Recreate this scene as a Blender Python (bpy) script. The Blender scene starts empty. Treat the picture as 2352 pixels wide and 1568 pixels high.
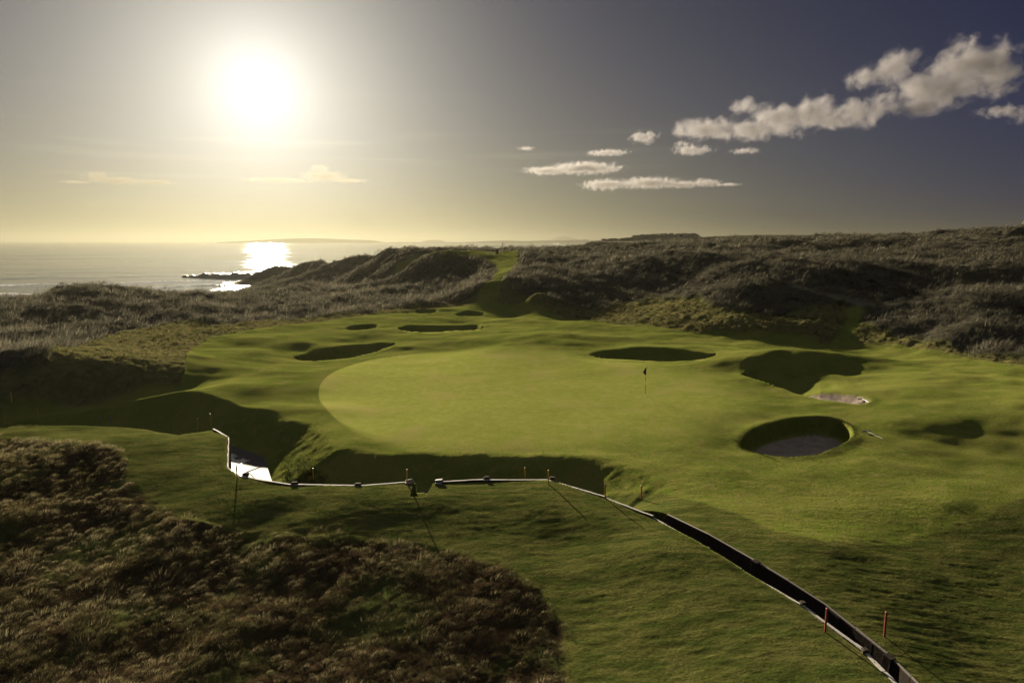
import bpy, math, random
import numpy as np
from mathutils import Vector, Matrix
R = math.radians
sc = bpy.context.scene
col = sc.collection

# ------------------------------------------------------------------ camera
H = 11.2                    # camera height above the putting green
PITCH = 8.38
cam_d = bpy.data.cameras.new('camera'); cam = bpy.data.objects.new('camera', cam_d); col.objects.link(cam)
cam.location = (0, 0, H); cam.rotation_euler = (R(90 - PITCH), 0, 0)
cam_d.sensor_width = 36; cam_d.lens = 24; cam_d.clip_start = 0.5; cam_d.clip_end = 60000
sc.camera = cam

# ------------------------------------------------------------------ sky and sun
SUN_EL, SUN_AZ = 11.3, -19.6           # degrees; azimuth from +Y, negative to the left
sun_dir = Vector((math.sin(R(SUN_AZ)) * math.cos(R(SUN_EL)), math.cos(R(SUN_AZ)) * math.cos(R(SUN_EL)), math.sin(R(SUN_EL))))
world = bpy.data.worlds.new("World"); sc.world = world; world.use_nodes = True
def build_world():
    nt = world.node_tree; nt.nodes.clear(); N = nt.nodes.new; L = nt.links.new
    out = N('ShaderNodeOutputWorld'); bg = N('ShaderNodeBackground'); L(bg.outputs[0], out.inputs[0])
    sky = N('ShaderNodeTexSky'); sky.sky_type = 'NISHITA'; sky.sun_disc = False
    sky.sun_elevation = R(SUN_EL); sky.sun_rotation = R(SUN_AZ); sky.altitude = 20
    sky.air_density = 1.0; sky.dust_density = 2.5; sky.ozone_density = 2.2
    def math_(op, a, b=None, clamp=False):
        n = N('ShaderNodeMath'); n.operation = op; n.use_clamp = clamp
        for i, v in enumerate((a, b)):
            if v is None: continue
            if isinstance(v, (int, float)): n.inputs[i].default_value = v
            else: L(v, n.inputs[i])
        return n.outputs[0]
    tc = N('ShaderNodeTexCoord')
    dot = N('ShaderNodeVectorMath'); dot.operation = 'DOT_PRODUCT'
    nrm = N('ShaderNodeVectorMath'); nrm.operation = 'NORMALIZE'; L(tc.outputs['Generated'], nrm.inputs[0])
    L(nrm.outputs[0], dot.inputs[0]); dot.inputs[1].default_value = sun_dir
    ang = math_('ARCCOSINE', math_('MINIMUM', dot.outputs['Value'], 0.99999))
    sep = N('ShaderNodeSeparateXYZ'); L(nrm.outputs[0], sep.inputs[0])
    # aureole of the hazy air around the sun: sum of gaussian and exponential lobes
    def lobe_gauss(s, a): return math_('MULTIPLY', math_('EXPONENT', math_('MULTIPLY', math_('POWER', math_('DIVIDE', ang, R(s)), 2.0), -1.0)), a)
    def scale(colr, f):
        n = N('ShaderNodeVectorMath'); n.operation = 'SCALE'
        if isinstance(colr, tuple): n.inputs[0].default_value = colr
        else: L(colr, n.inputs[0])
        if isinstance(f, (int, float)): n.inputs[3].default_value = f
        else: L(f, n.inputs[3])
        return n.outputs[0]
    def add(a, b):
        n = N('ShaderNodeVectorMath'); n.operation = 'ADD'; L(a, n.inputs[0]); L(b, n.inputs[1]); return n.outputs[0]
    # aureole lobes, and low warm bands of haze that are stronger towards the sun
    el = math_('MAXIMUM', sep.outputs[2], 0.0)
    toward = math_('EXPONENT', math_('MULTIPLY', math_('POWER', math_('DIVIDE', ang, R(38)), 2.0), -1.0))
    tint = N('ShaderNodeMix'); tint.data_type = 'RGBA'; tint.blend_type = 'MULTIPLY'; tint.inputs[0].default_value = 1.0
    L(sky.outputs[0], tint.inputs[6]); tint.inputs[7].default_value = SKY_TINT
    tot = scale(tint.outputs[2], 1.0)
    for sg, c in GLOW: tot = add(tot, scale(c, lobe_gauss(sg, 1.0)))
    for hgt, c0, c1 in BAND:
        bnd = math_('EXPONENT', math_('MULTIPLY', el, -1.0/hgt))
        tot = add(tot, scale(c0, bnd)); tot = add(tot, scale(c1, math_('MULTIPLY', bnd, toward)))
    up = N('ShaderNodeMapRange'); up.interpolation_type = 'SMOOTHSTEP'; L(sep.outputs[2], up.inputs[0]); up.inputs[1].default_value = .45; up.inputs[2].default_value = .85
    tot = add(tot, scale((.34,.35,.38), up.outputs[0]))  # extra brightness overhead, above the view, added to fill the shadows
    # faint streaks of high cirrus low in the left of the sky
    mp = N('ShaderNodeMapping'); L(nrm.outputs[0], mp.inputs[0]); mp.inputs['Rotation'].default_value = (0, R(-9), R(0)); mp.inputs['Scale'].default_value = (1.2, 1.2, 26)
    nz = noise_(N, L, mp.outputs[0])
    st = N('ShaderNodeMapRange'); L(nz, st.inputs[0]); st.inputs[1].default_value = .52; st.inputs[2].default_value = .8
    win = math_('MULTIPLY', math_('EXPONENT', math_('MULTIPLY', math_('POWER', math_('DIVIDE', math_('SUBTRACT', sep.outputs[2], .11), .06), 2.0), -1.0)), math_('EXPONENT', math_('MULTIPLY', math_('POWER', math_('DIVIDE', ang, R(26)), 2.0), -1.0)))
    tot = add(tot, scale((.16,.145,.10), math_('MULTIPLY', st.outputs[0], win)))
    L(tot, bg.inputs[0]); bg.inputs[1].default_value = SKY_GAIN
def noise_(N, L, v):
    n = N('ShaderNodeTexNoise'); n.inputs['Scale'].default_value = 2.2; n.inputs['Detail'].default_value = 3; L(v, n.inputs['Vector']); return n.outputs[0]
EXPO = 2.62
SKY_GAIN = 2**-EXPO
SKY_TINT = (.0036, .0044, .0110, 1)
GLOW = ((3.4, (.35,.35,.34)), (7.0, (.30,.29,.25)), (12.5, (.37,.345,.20)), (24.0, (.03,.028,.018)))
BAND = ((.10, (.002,.006,.020), (.20,.195,.06)), (.24, (.000,.004,.052), (.15,.13,.0)))
build_world()
sun_d = bpy.data.lights.new('sun', 'SUN'); sun_d.energy = 5.0; sun_d.angle = R(0.53); sun_d.color = (1.0, 0.86, 0.66)
sun = bpy.data.objects.new('sun', sun_d); col.objects.link(sun)
sun.rotation_euler = (-sun_dir).to_track_quat('-Z', 'Y').to_euler()

vs = sc.view_settings; vs.view_transform = 'Standard'; vs.look = 'None'; vs.gamma = 1.0; vs.exposure = EXPO
cy = sc.cycles
cy.max_bounces = 6; cy.diffuse_bounces = 2; cy.glossy_bounces = 2; cy.transmission_bounces = 3; cy.volume_bounces = 1
cy.transparent_max_bounces = 8; cy.sample_clamp_indirect = 4; cy.sample_clamp_direct = 0
cy.use_denoising = True
cy.caustics_reflective = False; cy.caustics_refractive = False
cy.volume_max_steps = 256

# ------------------------------------------------------------------ helpers
FPX = 1568.0; CS, SN = math.cos(R(PITCH)), math.sin(R(PITCH))
def ray(px, py):
    X = (px - 1176) / FPX; Y = (py - 784) / FPX
    return X, CS - Y * SN, -(SN + Y * CS)
def P(px, py, z):          # photograph position on a height -> point
    a, b, c = ray(px, py); t = (z - H) / c
    return (a * t, b * t, z)
def W(px, py, t):          # photograph position at a depth -> point
    a, b, c = ray(px, py); return (a * t, b * t, H + c * t)
def X_(px, t, z):          # column, depth and height
    a, b, c = ray(px, 553); return (a * t, b * t, z)

def tag(o, label=None, cat=None, group=None, kind=None):
    if label: o['label'] = label
    if cat: o['category'] = cat
    if group: o['group'] = group
    if kind: o['kind'] = kind
    return o
def empty(name, loc, rz=0):
    o = bpy.data.objects.new(name, None); col.objects.link(o); o.location = loc; o.rotation_euler.z = rz
    o.empty_display_size = 0.2
    return o
def mesh_np(name, v, faces_flat, sizes, mat, parent=None, smooth=False):
    me = bpy.data.meshes.new(name)
    v = np.ascontiguousarray(v, dtype=np.float32); nf = len(sizes)
    me.vertices.add(len(v)); me.vertices.foreach_set('co', v.ravel())
    me.loops.add(len(faces_flat)); me.loops.foreach_set('vertex_index', np.ascontiguousarray(faces_flat, dtype=np.int32))
    me.polygons.add(nf)
    st = np.zeros(nf, np.int32); st[1:] = np.cumsum(sizes)[:-1]
    me.polygons.foreach_set('loop_start', st)
    try: me.polygons.foreach_set('loop_total', np.asarray(sizes, dtype=np.int32))
    except Exception: pass
    if smooth: me.polygons.foreach_set('use_smooth', np.ones(nf, dtype=bool))
    me.update(calc_edges=True)
    if mat: me.materials.append(mat)
    o = bpy.data.objects.new(name, me); col.objects.link(o); o.parent = parent
    return o
class MB:
    """collects primitives into one mesh"""
    def __init__(s): s.v = []; s.f = []
    def add(s, vs_, fs):
        n = len(s.v); s.v += [tuple(p) for p in vs_]; s.f += [[n + i for i in f] for f in fs]
    def box(s, c, d, rz=0, rot=None, jit=0.0, rng=random):
        m = rot if rot is not None else Matrix.Rotation(rz, 3, 'Z')
        pts = []
        for k in ((-1,-1,-1),(1,-1,-1),(1,1,-1),(-1,1,-1),(-1,-1,1),(1,-1,1),(1,1,1),(-1,1,1)):
            p = Vector((k[0]*d[0]/2 + rng.uniform(-jit, jit), k[1]*d[1]/2 + rng.uniform(-jit, jit), k[2]*d[2]/2 + rng.uniform(-jit, jit)))
            pts.append(Vector(c) + m @ p)
        s.add(pts, [[0,3,2,1],[4,5,6,7],[0,1,5,4],[1,2,6,5],[2,3,7,6],[3,0,4,7]])
    def tube(s, pts, rads, n=10, cap=True):
        rings = []
        pts = [Vector(p) for p in pts]
        for i, p in enumerate(pts):
            d = (pts[min(i+1, len(pts)-1)] - pts[max(i-1, 0)]).normalized()
            a = d.cross(Vector((0.02, 1, 0.03))).normalized() if abs(d.y) < .9 else d.cross(Vector((1, 0.02, 0))).normalized()
            b = d.cross(a)
            rings.append([p + (a*math.cos(2*math.pi*k/n) + b*math.sin(2*math.pi*k/n)) * rads[i] for k in range(n)])
        base = len(s.v)
        for r_ in rings: s.v += [tuple(q) for q in r_]
        for i in range(len(pts)-1):
            for k in range(n):
                s.f.append([base+i*n+k, base+(i+1)*n+k, base+(i+1)*n+(k+1)%n, base+i*n+(k+1)%n])
        if cap:
            s.f.append([base+k for k in range(n)]); s.f.append([base+(len(pts)-1)*n+k for k in range(n)][::-1])
    def build(s, name, mat, parent=None, bevel=0, smooth=False):
        me = bpy.data.meshes.new(name); me.from_pydata(s.v, [], s.f); me.materials.append(mat)
        if smooth: me.polygons.foreach_set('use_smooth', [True]*len(me.polygons))
        me.update(); o = bpy.data.objects.new(name, me); col.objects.link(o); o.parent = parent
        if bevel:
            m = o.modifiers.new('bevel', 'BEVEL'); m.width = bevel; m.segments = 2; m.limit_method = 'ANGLE'
        return o

# ------------------------------------------------------------------ noise
def _perm(seed): return np.random.RandomState(seed).rand(256, 256).astype(np.float32)
_PT = {}
def vnoise(x, y, seed=0):
    if seed not in _PT: _PT[seed] = _perm(seed)
    T = _PT[seed]
    xi = np.floor(x).astype(np.int64); yi = np.floor(y).astype(np.int64)
    fx = x - xi; fy = y - yi
    fx = fx*fx*fx*(fx*(fx*6-15)+10); fy = fy*fy*fy*(fy*(fy*6-15)+10)
    a = T[xi & 255, yi & 255]; b = T[(xi+1) & 255, yi & 255]; c = T[xi & 255, (yi+1) & 255]; d = T[(xi+1) & 255, (yi+1) & 255]
    return (a + (b-a)*fx) * (1-fy) + (c + (d-c)*fx) * fy      # 0..1
def fbm(x, y, oct=4, seed=0, gain=0.5):
    s = 0; a = 1; tot = 0; cs, sn = math.cos(0.7), math.sin(0.7)
    for i in range(oct):
        s = s + a * (vnoise(x + 17.3*i, y + 9.1*i, seed + i) * 2 - 1); tot += a; a *= gain
        x, y = (x*cs - y*sn) * 2.03, (x*sn + y*cs) * 2.03
    return s / tot                                            # -1..1
def billow(x, y, oct=3, seed=0):     # rounded hummocks, 0..1
    s = 0; a = 1; tot = 0
    for i in range(oct):
        n = vnoise(x + 5.7*i, y + 3.3*i, seed + i) * 2 - 1
        s = s + a * (1 - n*n*1.0) * 1.0 if False else s + a * np.abs(n); tot += a; a *= .5
        x, y = (x*.8 - y*.6) * 2.1, (x*.6 + y*.8) * 2.1
    return s / tot
def sstep(a, b, x):
    t = np.clip((x - a) / (b - a), 0, 1); return t*t*(3-2*t)

# ------------------------------------------------------------------ terrain: broad shape
CP = []
def C(*pts): CP.extend(pts)
# putting green and its surrounds
C(P(1050,808,.35), P(1400,815,.35), P(1200,900,.05), P(900,900,.0), P(1500,920,.0), P(1000,980,-.2), P(1400,980,-.2),
  P(730,905,.0), P(1690,930,.0), P(900,1035,-.42), P(1200,1045,-.45), P(1450,1045,-.42), P(1600,1090,-.3), P(1500,1110,-.35))
# fairway behind
C(P(800,800,.5), P(1150,770,.7), P(1300,770,.8), P(1200,740,1.0), P(1200,714,1.3), P(1040,718,1.3), P(900,735,1.1), P(780,735,1.1), P(1500,790,.5),
  P(1650,815,.5), P(1150,795,.9), P(1350,740,1.0), P(1600,780,.45), P(640,850,.5), P(650,790,.8), P(500,800,1.1), P(560,760,1.2), P(700,760,1.0))
# right side of the fairway
C(P(1700,900,.1), P(2050,840,.5), P(2200,860,.6), P(2352,880,.7), P(2150,915,.55), P(2352,942,.6), P(2600,960,1.0), P(2050,925,.35),
  P(2200,1020,-.4), P(2352,1060,-.6), P(2600,1100,-.9), P(2030,1010,-.2), P(2000,1100,-.6), P(1750,1080,-.45), P(2200,1150,-.6), P(2352,1200,-.85), P(1700,1180,-.3),
  P(1900,1250,-.28), P(2352,1400,-1.2), P(2100,1380,-.72), P(2650,1400,-1.4), P(2352,1600,-1.1), P(2250,1750,-.8))
# far saddle, path and tee
C(P(1110,692,2.0), W(1150,650,109), W(1168,622,122), W(1180,602,135), W(1100,591,144), W(1000,591,144), X_(1130,165,8.0), X_(1000,165,8.0), X_(1140,180,8.1), X_(920,192,8.45), X_(1000,190,8.7), X_(1080,195,8.65), X_(1140,198,8.65), X_(1000,175,8.05), X_(1080,220,8.3), X_(950,215,8.0), X_(1200,200,8.9), X_(1230,180,9.1), X_(1155,250,7.9), X_(1180,300,-2), X_(950,280,-6))
# slope under the tee and the headland
C(X_(900,200,8.3), W(880,575,190), W(800,590,245), W(720,597,290), W(640,608,320), W(600,624,325), W(575,640,315),
  W(660,648,268), W(760,642,222), W(860,630,170), W(950,624,156), W(1040,617,142), W(1100,611,138), W(880,596,182), W(960,600,152), W(800,612,235), W(720,620,280), W(650,625,312))
C(X_(700,340,-9), X_(640,380,-10.5), X_(800,320,-9), X_(560,360,-10.5), X_(500,330,-10), X_(560,330,-10))
# dunes at the left of the saddle
C(P(1085,690,1.9), W(1095,660,113), P(1000,645,3.6), P(1000,675,2.0), P(900,650,2.6), P(900,690,1.6), P(800,655,1.6), P(800,690,1.3), P(700,658,1.0), P(700,700,1.2), P(760,715,1.2),
  X_(1000,140,3.4), X_(900,160,-1.5), X_(800,180,-5.5), X_(700,190,-7), X_(1080,125,4.2))
# left dunes
C(P(600,668,.8), P(500,676,.8), P(400,677,1.0), P(330,679,1.2), P(230,672,2.3), P(170,660,3.6), P(90,680,2.6), P(0,697,1.6), P(-200,700,1.8), P(-500,700,2.0),
  P(600,725,1.1), P(450,735,1.4), P(330,745,1.4), P(200,735,1.6), P(60,750,1.6), P(-200,760,1.8), P(-500,770,1.8),
  X_(600,165,-5.5), X_(450,160,-6), X_(300,160,-6), X_(170,165,-5.5), X_(0,160,-6), X_(-250,160,-6),
  X_(600,262,-8.5), X_(400,242,-8.55), X_(200,236,-8.55), X_(0,232,-8.55), X_(-300,225,-8.55),
  X_(560,300,-9.6), X_(400,300,-9.9), X_(0,295,-9.9), X_(-300,285,-9.9), X_(200,298,-9.9), X_(200,600,-14), X_(-300,600,-14), X_(650,600,-14), X_(900,400,-12), X_(950,700,-14), X_(1200,420,-12), X_(1290,480,-11))
# left rough shelf, burn valley and mounds
C(P(420,760,1.2), P(380,805,1.1), P(250,800,1.5), P(60,800,1.5), P(-300,820,1.6), P(410,850,.8), P(300,862,1.0), P(150,866,1.1), P(0,872,1.15), P(-300,880,1.3),
  P(420,892,-.1), P(280,915,-.5), P(150,930,-.7), P(0,938,-.8), P(-300,950,-.8))
C(P(520,880,.45), P(400,900,.85), P(300,911,.75), P(220,926,.45), P(160,942,.05), P(600,900,.35), P(560,935,-.05))
C(P(0,967,-.35), P(150,967,-.1), P(250,968,.05), P(350,972,.08), P(440,984,.0), P(-300,975,-.5))
C(P(400,1020,.1), P(250,1010,.12), P(100,1015,-.1), P(-300,1060,-.6), P(500,1040,.05), P(510,1080,.02), P(420,1080,-.05), P(350,1120,-.3), P(250,1080,-.25), P(100,1100,-.6),
  P(450,1150,-.3), P(100,1250,-1.1), P(300,1250,-.9), P(-300,1300,-1.2), P(100,1500,-1.3), P(400,1500,-1.3), P(0,1750,-1.4), P(700,1750,-1.4))
# near bank along the wall and the fairway in front
C(P(545,1097,.0), P(600,1110,.0), P(668,1118,.0), P(830,1122,.0), P(950,1120,.0), P(1110,1110,.0), P(1258,1108,.02), P(1390,1150,-.03), P(1500,1195,-.08),
  P(1700,1318,-.2), P(1850,1405,-.22), P(1990,1510,-.25), P(2060,1570,-.28), P(2200,1690,-.3))
C(P(650,1138,.0), P(1000,1142,.0), P(1250,1135,.05), P(700,1190,-.28), P(900,1210,-.36), P(1100,1220,-.34), P(600,1200,-.45), P(1350,1180,.0), P(1500,1270,-.05), P(1300,1250,-.45),
  P(1650,1370,-.15), P(1800,1460,-.2), P(1450,1350,-.45), P(1600,1500,-.5), P(1350,1450,-.8), P(900,1300,-.72), P(1150,1350,-.68), P(800,1450,-1.15), P(1200,1568,-1.1), P(1600,1700,-.6), P(2000,1750,-.4), P(1250,1800,-1.2))
# right dunes
C(P(1200,695,2.0), P(1250,712,1.7), W(1230,672,99), W(1210,640,114), W(1215,610,130), X_(1200,175,8.9), P(1300,725,1.0), P(1400,738,1.0), P(1500,752,.8), W(1300,690,101),
  W(1300,640,118), W(1300,600,140), W(1290,572,165), W(1350,567,170), P(1500,690,2.6), P(1400,700,2.0), P(1500,640,5.0), P(1500,595,8.0), X_(1500,182,11.15), X_(1440,180,10.9), X_(1380,172,10.4),
  P(1600,765,.6), P(1700,773,.6), P(1700,738,1.9), P(1850,778,.6), P(1850,735,2.1), X_(1780,86,1.9), P(1700,705,2.9), P(1850,700,3.1), P(1700,650,5.4), P(1700,605,7.7), X_(1700,135,9.2), X_(1600,182,11.6), X_(1560,186,11.45), X_(1700,172,11.7), X_(1800,168,11.9),
  P(1800,640,5.9), P(1900,620,7.0), P(1910,720,2.3), P(1950,740,1.6), P(1945,780,.6), P(1965,700,3.2), P(1880,672,4.4), P(1800,655,5.2))
C(P(2010,700,3.4), P(1995,745,1.9), P(2050,700,3.6), P(2050,790,.7), W(2130,715,78), P(2150,745,2.4), P(2200,812,.7), W(2250,745,68), W(2352,765,66), P(2352,838,.8), W(2600,800,60), P(2600,880,.9),
  P(2100,665,4.6), P(2100,620,6.8), P(2100,585,8.9), X_(2000,140,10.4), X_(2000,158,12.3), X_(2150,150,13.0), X_(2352,128,13.9), X_(2600,118,14.3), X_(2250,140,13.4), X_(1900,162,12.2),
  W(2352,700,76), P(2250,680,5.0), W(2352,640,90), P(2250,620,7.2), W(2352,575,108), P(2250,575,9.6), W(2600,640,85), W(2600,560,110))
C(X_(2352,200,8), X_(2000,240,7), X_(1700,260,7), X_(1450,260,6), X_(1330,280,3), X_(1290,230,4), X_(1400,420,-6), X_(1600,500,0), X_(2000,500,4), X_(2500,500,4), X_(1350,900,-12), X_(1520,900,11), X_(1600,600,4), X_(1650,1000,17.5), X_(1800,1000,18.6), X_(1930,1000,17), X_(2300,1000,14),
  X_(1600,3000,8), X_(2600,3000,8), X_(1250,1200,-14), X_(1250,3000,-16), X_(600,3000,-16), X_(0,3000,-16))
CPa = np.array(CP)
_th = np.arctan2(CPa[:,0], CPa[:,1]); _lr = np.log(np.hypot(CPa[:,0], CPa[:,1])); _z = CPa[:,2]
C2 = 0.022**2
def _phi(d2): return np.sqrt(d2 + C2)
n_ = len(_z)
A = np.zeros((n_+3, n_+3)); A[:n_,:n_] = _phi((_th[:,None]-_th[None])**2 + (_lr[:,None]-_lr[None])**2) - np.eye(n_)*0.002
A[:n_,n_] = 1; A[:n_,n_+1] = _th; A[:n_,n_+2] = _lr; A[n_:,:n_] = A[:n_,n_:].T
Wt = np.linalg.solve(A, np.concatenate([_z, [0,0,0]]))
TH0, TH1, LR0, LR1 = R(-75), R(75), math.log(5.0), math.log(3500.0)
NT, NL = 900, 1000
gt = np.linspace(TH0, TH1, NT); gl = np.linspace(LR0, LR1, NL)
base = np.zeros((NL, NT))
for k in range(n_):
    base += Wt[k] * _phi(((gl - _lr[k])**2)[:,None] + ((gt - _th[k])**2)[None])
base += Wt[n_] + Wt[n_+1]*gt[None] + Wt[n_+2]*gl[:,None]
base = np.clip(base, -16, 22)
def zbase(x, y):
    th = np.clip(np.arctan2(x, y), TH0, TH1); lr = np.clip(np.log(np.hypot(x, y) + 1e-6), LR0, LR1)
    u = (th-TH0)/(TH1-TH0)*(NT-1); v = (lr-LR0)/(LR1-LR0)*(NL-1)
    i = np.minimum(u.astype(int), NT-2); j = np.minimum(v.astype(int), NL-2); fu = u-i; fv = v-j
    return (base[j,i]*(1-fu)+base[j,i+1]*fu)*(1-fv) + (base[j+1,i]*(1-fu)+base[j+1,i+1]*fu)*fv
def hit(px, py, zf=None):
    zf = zf or zbase
    a, b, c = ray(px, py)
    t = np.exp(np.linspace(math.log(9), math.log(2500), 6000))
    d = H + c*t - zf(a*t, b*t)
    k = np.argmax(d < 0)
    if d[k] >= 0: k = len(t)-1
    if k > 0:
        f = d[k-1]/(d[k-1]-d[k] + 1e-9); tt = t[k-1] + (t[k]-t[k-1])*f
    else: tt = t[0]
    return np.array([a*tt, b*tt, H + c*tt])

# ------------------------------------------------------------------ the burn (ditch) line: near wall cap, left bank first
capD = [(-700,955,-.2), (-300,962,-.4), (0,962,-.4), (250,960,-.1), (400,968,.0), (490,985,.0), (524,1005,.0), (522,1075,.0), (545,1092,.0), (600,1103,.0), (668,1113,.0), (830,1116,.0), (950,1107,.0), (1000,1108,.0),
        (1110,1102,.0), (1258,1102,.0), (1390,1143,-.04), (1500,1188,-.1), (1700,1308,-.2), (1850,1395,-.22), (1990,1500,-.26), (2075,1590,-.3), (2560,1945,-.3)]
cap = np.array([P(*c) for c in capD])
def burn_dist(x, y):
    """signed distance to the wall line (positive = beyond the wall), and the arc parameter"""
    best = np.full(np.shape(x), 1e9); sgn = np.ones(np.shape(x)); par = np.zeros(np.shape(x))
    for k in range(len(cap)-1):
        ax, ay = cap[k,:2]; bx, by = cap[k+1,:2]; dx, dy = bx-ax, by-ay; l2 = dx*dx+dy*dy
        t = np.clip(((x-ax)*dx + (y-ay)*dy)/l2, 0, 1)
        ex, ey = x-(ax+t*dx), y-(ay+t*dy); d = np.hypot(ex, ey)
        m = d < best - 1e-9
        cr = dx*ey - dy*ex
        best = np.where(m, d, best); sgn = np.where(m, np.sign(cr), sgn); par = np.where(m, k+t, par)
    return best*sgn, par
WATER_Z = -1.5
WPAR = ([0,3,5,6,7,8,9,10,14,15,17,22], [1.2,1.2,1.5,1.9,2.2,2.1,2.2,2.3,2.1,2.0,.85,.80])

# soft mounds: photo position, height, radii
MOUNDS = [((1835,818,.8),1.15,7.5,2.8), ((1500,800,.6),.35,6,2.2), ((1040,742,1.2),.35,7,2.0), ((800,786,1.0),.35,7,2.2), ((1280,772,.8),.3,7,2.5), ((1010,712,1.3),.4,6,2),((1100,690,1.6),.7,4,2),
          ((560,885,.5),.2,5,2.0), ((530,850,.6),.15,5,1.8), ((640,935,.1),.35,4,2.0), ((1700,835,.5),.3,5,2)]
MO = [(P(*m[0]), m[1], m[2], m[3]) for m in MOUNDS]

# ------------------------------------------------------------------ zones
def polar_line(pts):
    w = np.array([hit(*p)[:2] for p in pts]); th = np.arctan2(w[:,0], w[:,1]); r = np.hypot(w[:,0], w[:,1])
    o = np.argsort(th); return th[o], r[o]
rough_foot = polar_line([(-900,1010),(-300,985),(0,945),(200,925),(330,905),(410,890),(424,850),(428,810),(475,782),(620,752),(720,742),(860,722),(1000,712),(1100,700),(1140,692),(1270,718),(1400,742),(1550,758),(1700,772),(1860,778),(1910,790),(1965,782),(2100,800),(2250,825),(2352,842),(2800,915),(3200,980)])
dune_foot = polar_line([(-900,960),(-300,945),(0,915),(60,880),(110,830),(200,790),(270,768),(330,752),(560,742),(720,735),(860,715),(1000,703),(1085,688),(1150,670),(1165,662),(1270,700),(1400,708),(1500,690),(1700,725),(1900,712),(1945,705),(1975,742),(2050,780),(2130,790),(2250,812),(2352,832),(2800,905),(3200,960)])
tee_poly = np.array([hit(*p)[:2] for p in [(1085,700),(1098,675),(1122,650),(1136,622),(1138,606)]] + [list(X_(1105,143,0)[:2]), list(X_(985,148,0)[:2]), list(X_(905,160,0)[:2]), list(X_(905,172,0)[:2]), list(X_(1190,180,0)[:2])] + [hit(*p)[:2] for p in [(1196,600),(1176,625),(1156,655),(1146,690),(1140,705)]])
path_poly = np.array([hit(*p)[:2] for p in [(2005,703),(1960,700),(1910,688),(1860,670),(1800,653),(1740,630),(1742,627),(1800,648),(1860,664),(1915,682),(1965,694),(2010,698)]])
near_rough_poly = np.array([hit(*p)[:2] for p in [(-900,1040),(-300,1010),(0,1004),(130,1010),(250,1024),(292,1045),(288,1092),(335,1142),(400,1180),(520,1212),(620,1227),(800,1233),(960,1246),(1090,1271),(1190,1312),(1262,1380),(1302,1450),(1315,1568),(1320,1900),(-200,2300),(-1500,1900)]])
green_poly = np.array([hit(*p)[:2] for p in [(730,905),(738,875),(770,850),(830,828),(930,813),(1050,806),(1200,804),(1350,812),(1480,832),(1600,855),(1690,885),(1720,930),(1690,965),(1600,1000),(1450,1025),(1280,1033),(1100,1035),(950,1025),(830,1000),(765,960),(738,930)]])
def smooth_poly(p, n=4):
    for _ in range(n):
        q = np.empty((len(p)*2, 2)); nx = np.roll(p, -1, 0); q[0::2] = p*.75+nx*.25; q[1::2] = p*.25+nx*.75; p = q
    return p
green_poly = smooth_poly(green_poly, 3); near_rough_poly = smooth_poly(near_rough_poly, 2)
def poly_sd(poly, x, y, pad=3):     # signed distance, positive inside; evaluated only near its bounds
    out = np.full(x.shape, -9.0); m = (x > poly[:,0].min()-pad) & (x < poly[:,0].max()+pad) & (y > poly[:,1].min()-pad) & (y < poly[:,1].max()+pad)
    X, Y = x[m], y[m]
    if not len(X): return out
    best = np.full(X.shape, 1e9); ins = np.zeros(X.shape, bool)
    for k in range(len(poly)):
        ax, ay = poly[k]; bx, by = poly[(k+1) % len(poly)]; dx, dy = bx-ax, by-ay
        t = np.clip(((X-ax)*dx+(Y-ay)*dy)/(dx*dx+dy*dy+1e-12), 0, 1); best = np.minimum(best, np.hypot(X-ax-t*dx, Y-ay-t*dy))
        c = ((ay > Y) != (by > Y)) & (X < (bx-ax)*(Y-ay)/((by-ay) if abs(by-ay) > 1e-12 else 1e-12)+ax); ins ^= c
    out[m] = np.where(ins, best, -best); return out

# bunkers: rim outline on the ground, depth, width of the sloping face, where sand starts
def pl(pts): return smooth_poly(np.array([hit(*p)[:2] for p in pts]), 2)
BK = [dict(poly=pl(p), depth=d, w=w, sand=s_, soft=so) for (p, d, w, s_, so) in (
  ([(1696,1012),(1710,990),(1760,967),(1820,954),(1880,951),(1932,957),(1960,974),(1964,990),(1942,1011),(1900,1029),(1850,1041),(1790,1041),(1738,1032),(1705,1022)], 1.25, .42, .46, .22),
  ([(1700,857),(1715,838),(1775,824),(1850,830),(1905,848),(1938,862),(1945,880),(1985,903),(2002,918),(1978,924),(1940,919),(1885,909),(1830,897),(1780,880),(1730,869)], 1.05, 1.5, 1.35, .1),
  ([(1352,812),(1380,803),(1440,801),(1520,804),(1600,811),(1652,820),(1620,827),(1560,827),(1480,824),(1400,822),(1368,818)], 1.0, 1.2, 1.3, .12),
  ([(674,813),(700,802),(760,794),(820,785),(872,781),(908,787),(902,797),(870,804),(820,811),(770,818),(720,820),(686,818)], 1.35, 1.0, 1.05, .15),
  ([(912,751),(930,744),(1000,743),(1060,739),(1108,740),(1114,748),(1102,755),(1060,758),(1000,763),(950,762),(922,758)], 1.5, 1.0, 1.05, .15),
  ([(788,752),(810,746),(860,742),(874,746),(863,753),(835,758),(805,758)], .9, .9, .95, .1),
  ([(1043,720),(1080,715),(1117,718),(1110,723),(1070,724.5),(1050,723.5)], .7, .9, 9, .1),
  ([(948,715),(975,711),(1012,713.5),(1002,718),(965,718.5)], .6, .9, 9, .1))]
def polyline_d(pts, x, y):
    best = np.full(x.shape, 1e9)
    for (ax, ay), (bx, by) in zip(pts[:-1], pts[1:]):
        dx, dy = bx-ax, by-ay; t = np.clip(((x-ax)*dx+(y-ay)*dy)/(dx*dx+dy*dy+1e-12), 0, 1); best = np.minimum(best, np.hypot(x-ax-t*dx, y-ay-t*dy))
    return best
def hp(pts): return np.array([hit(*p)[:2] for p in pts])
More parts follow.
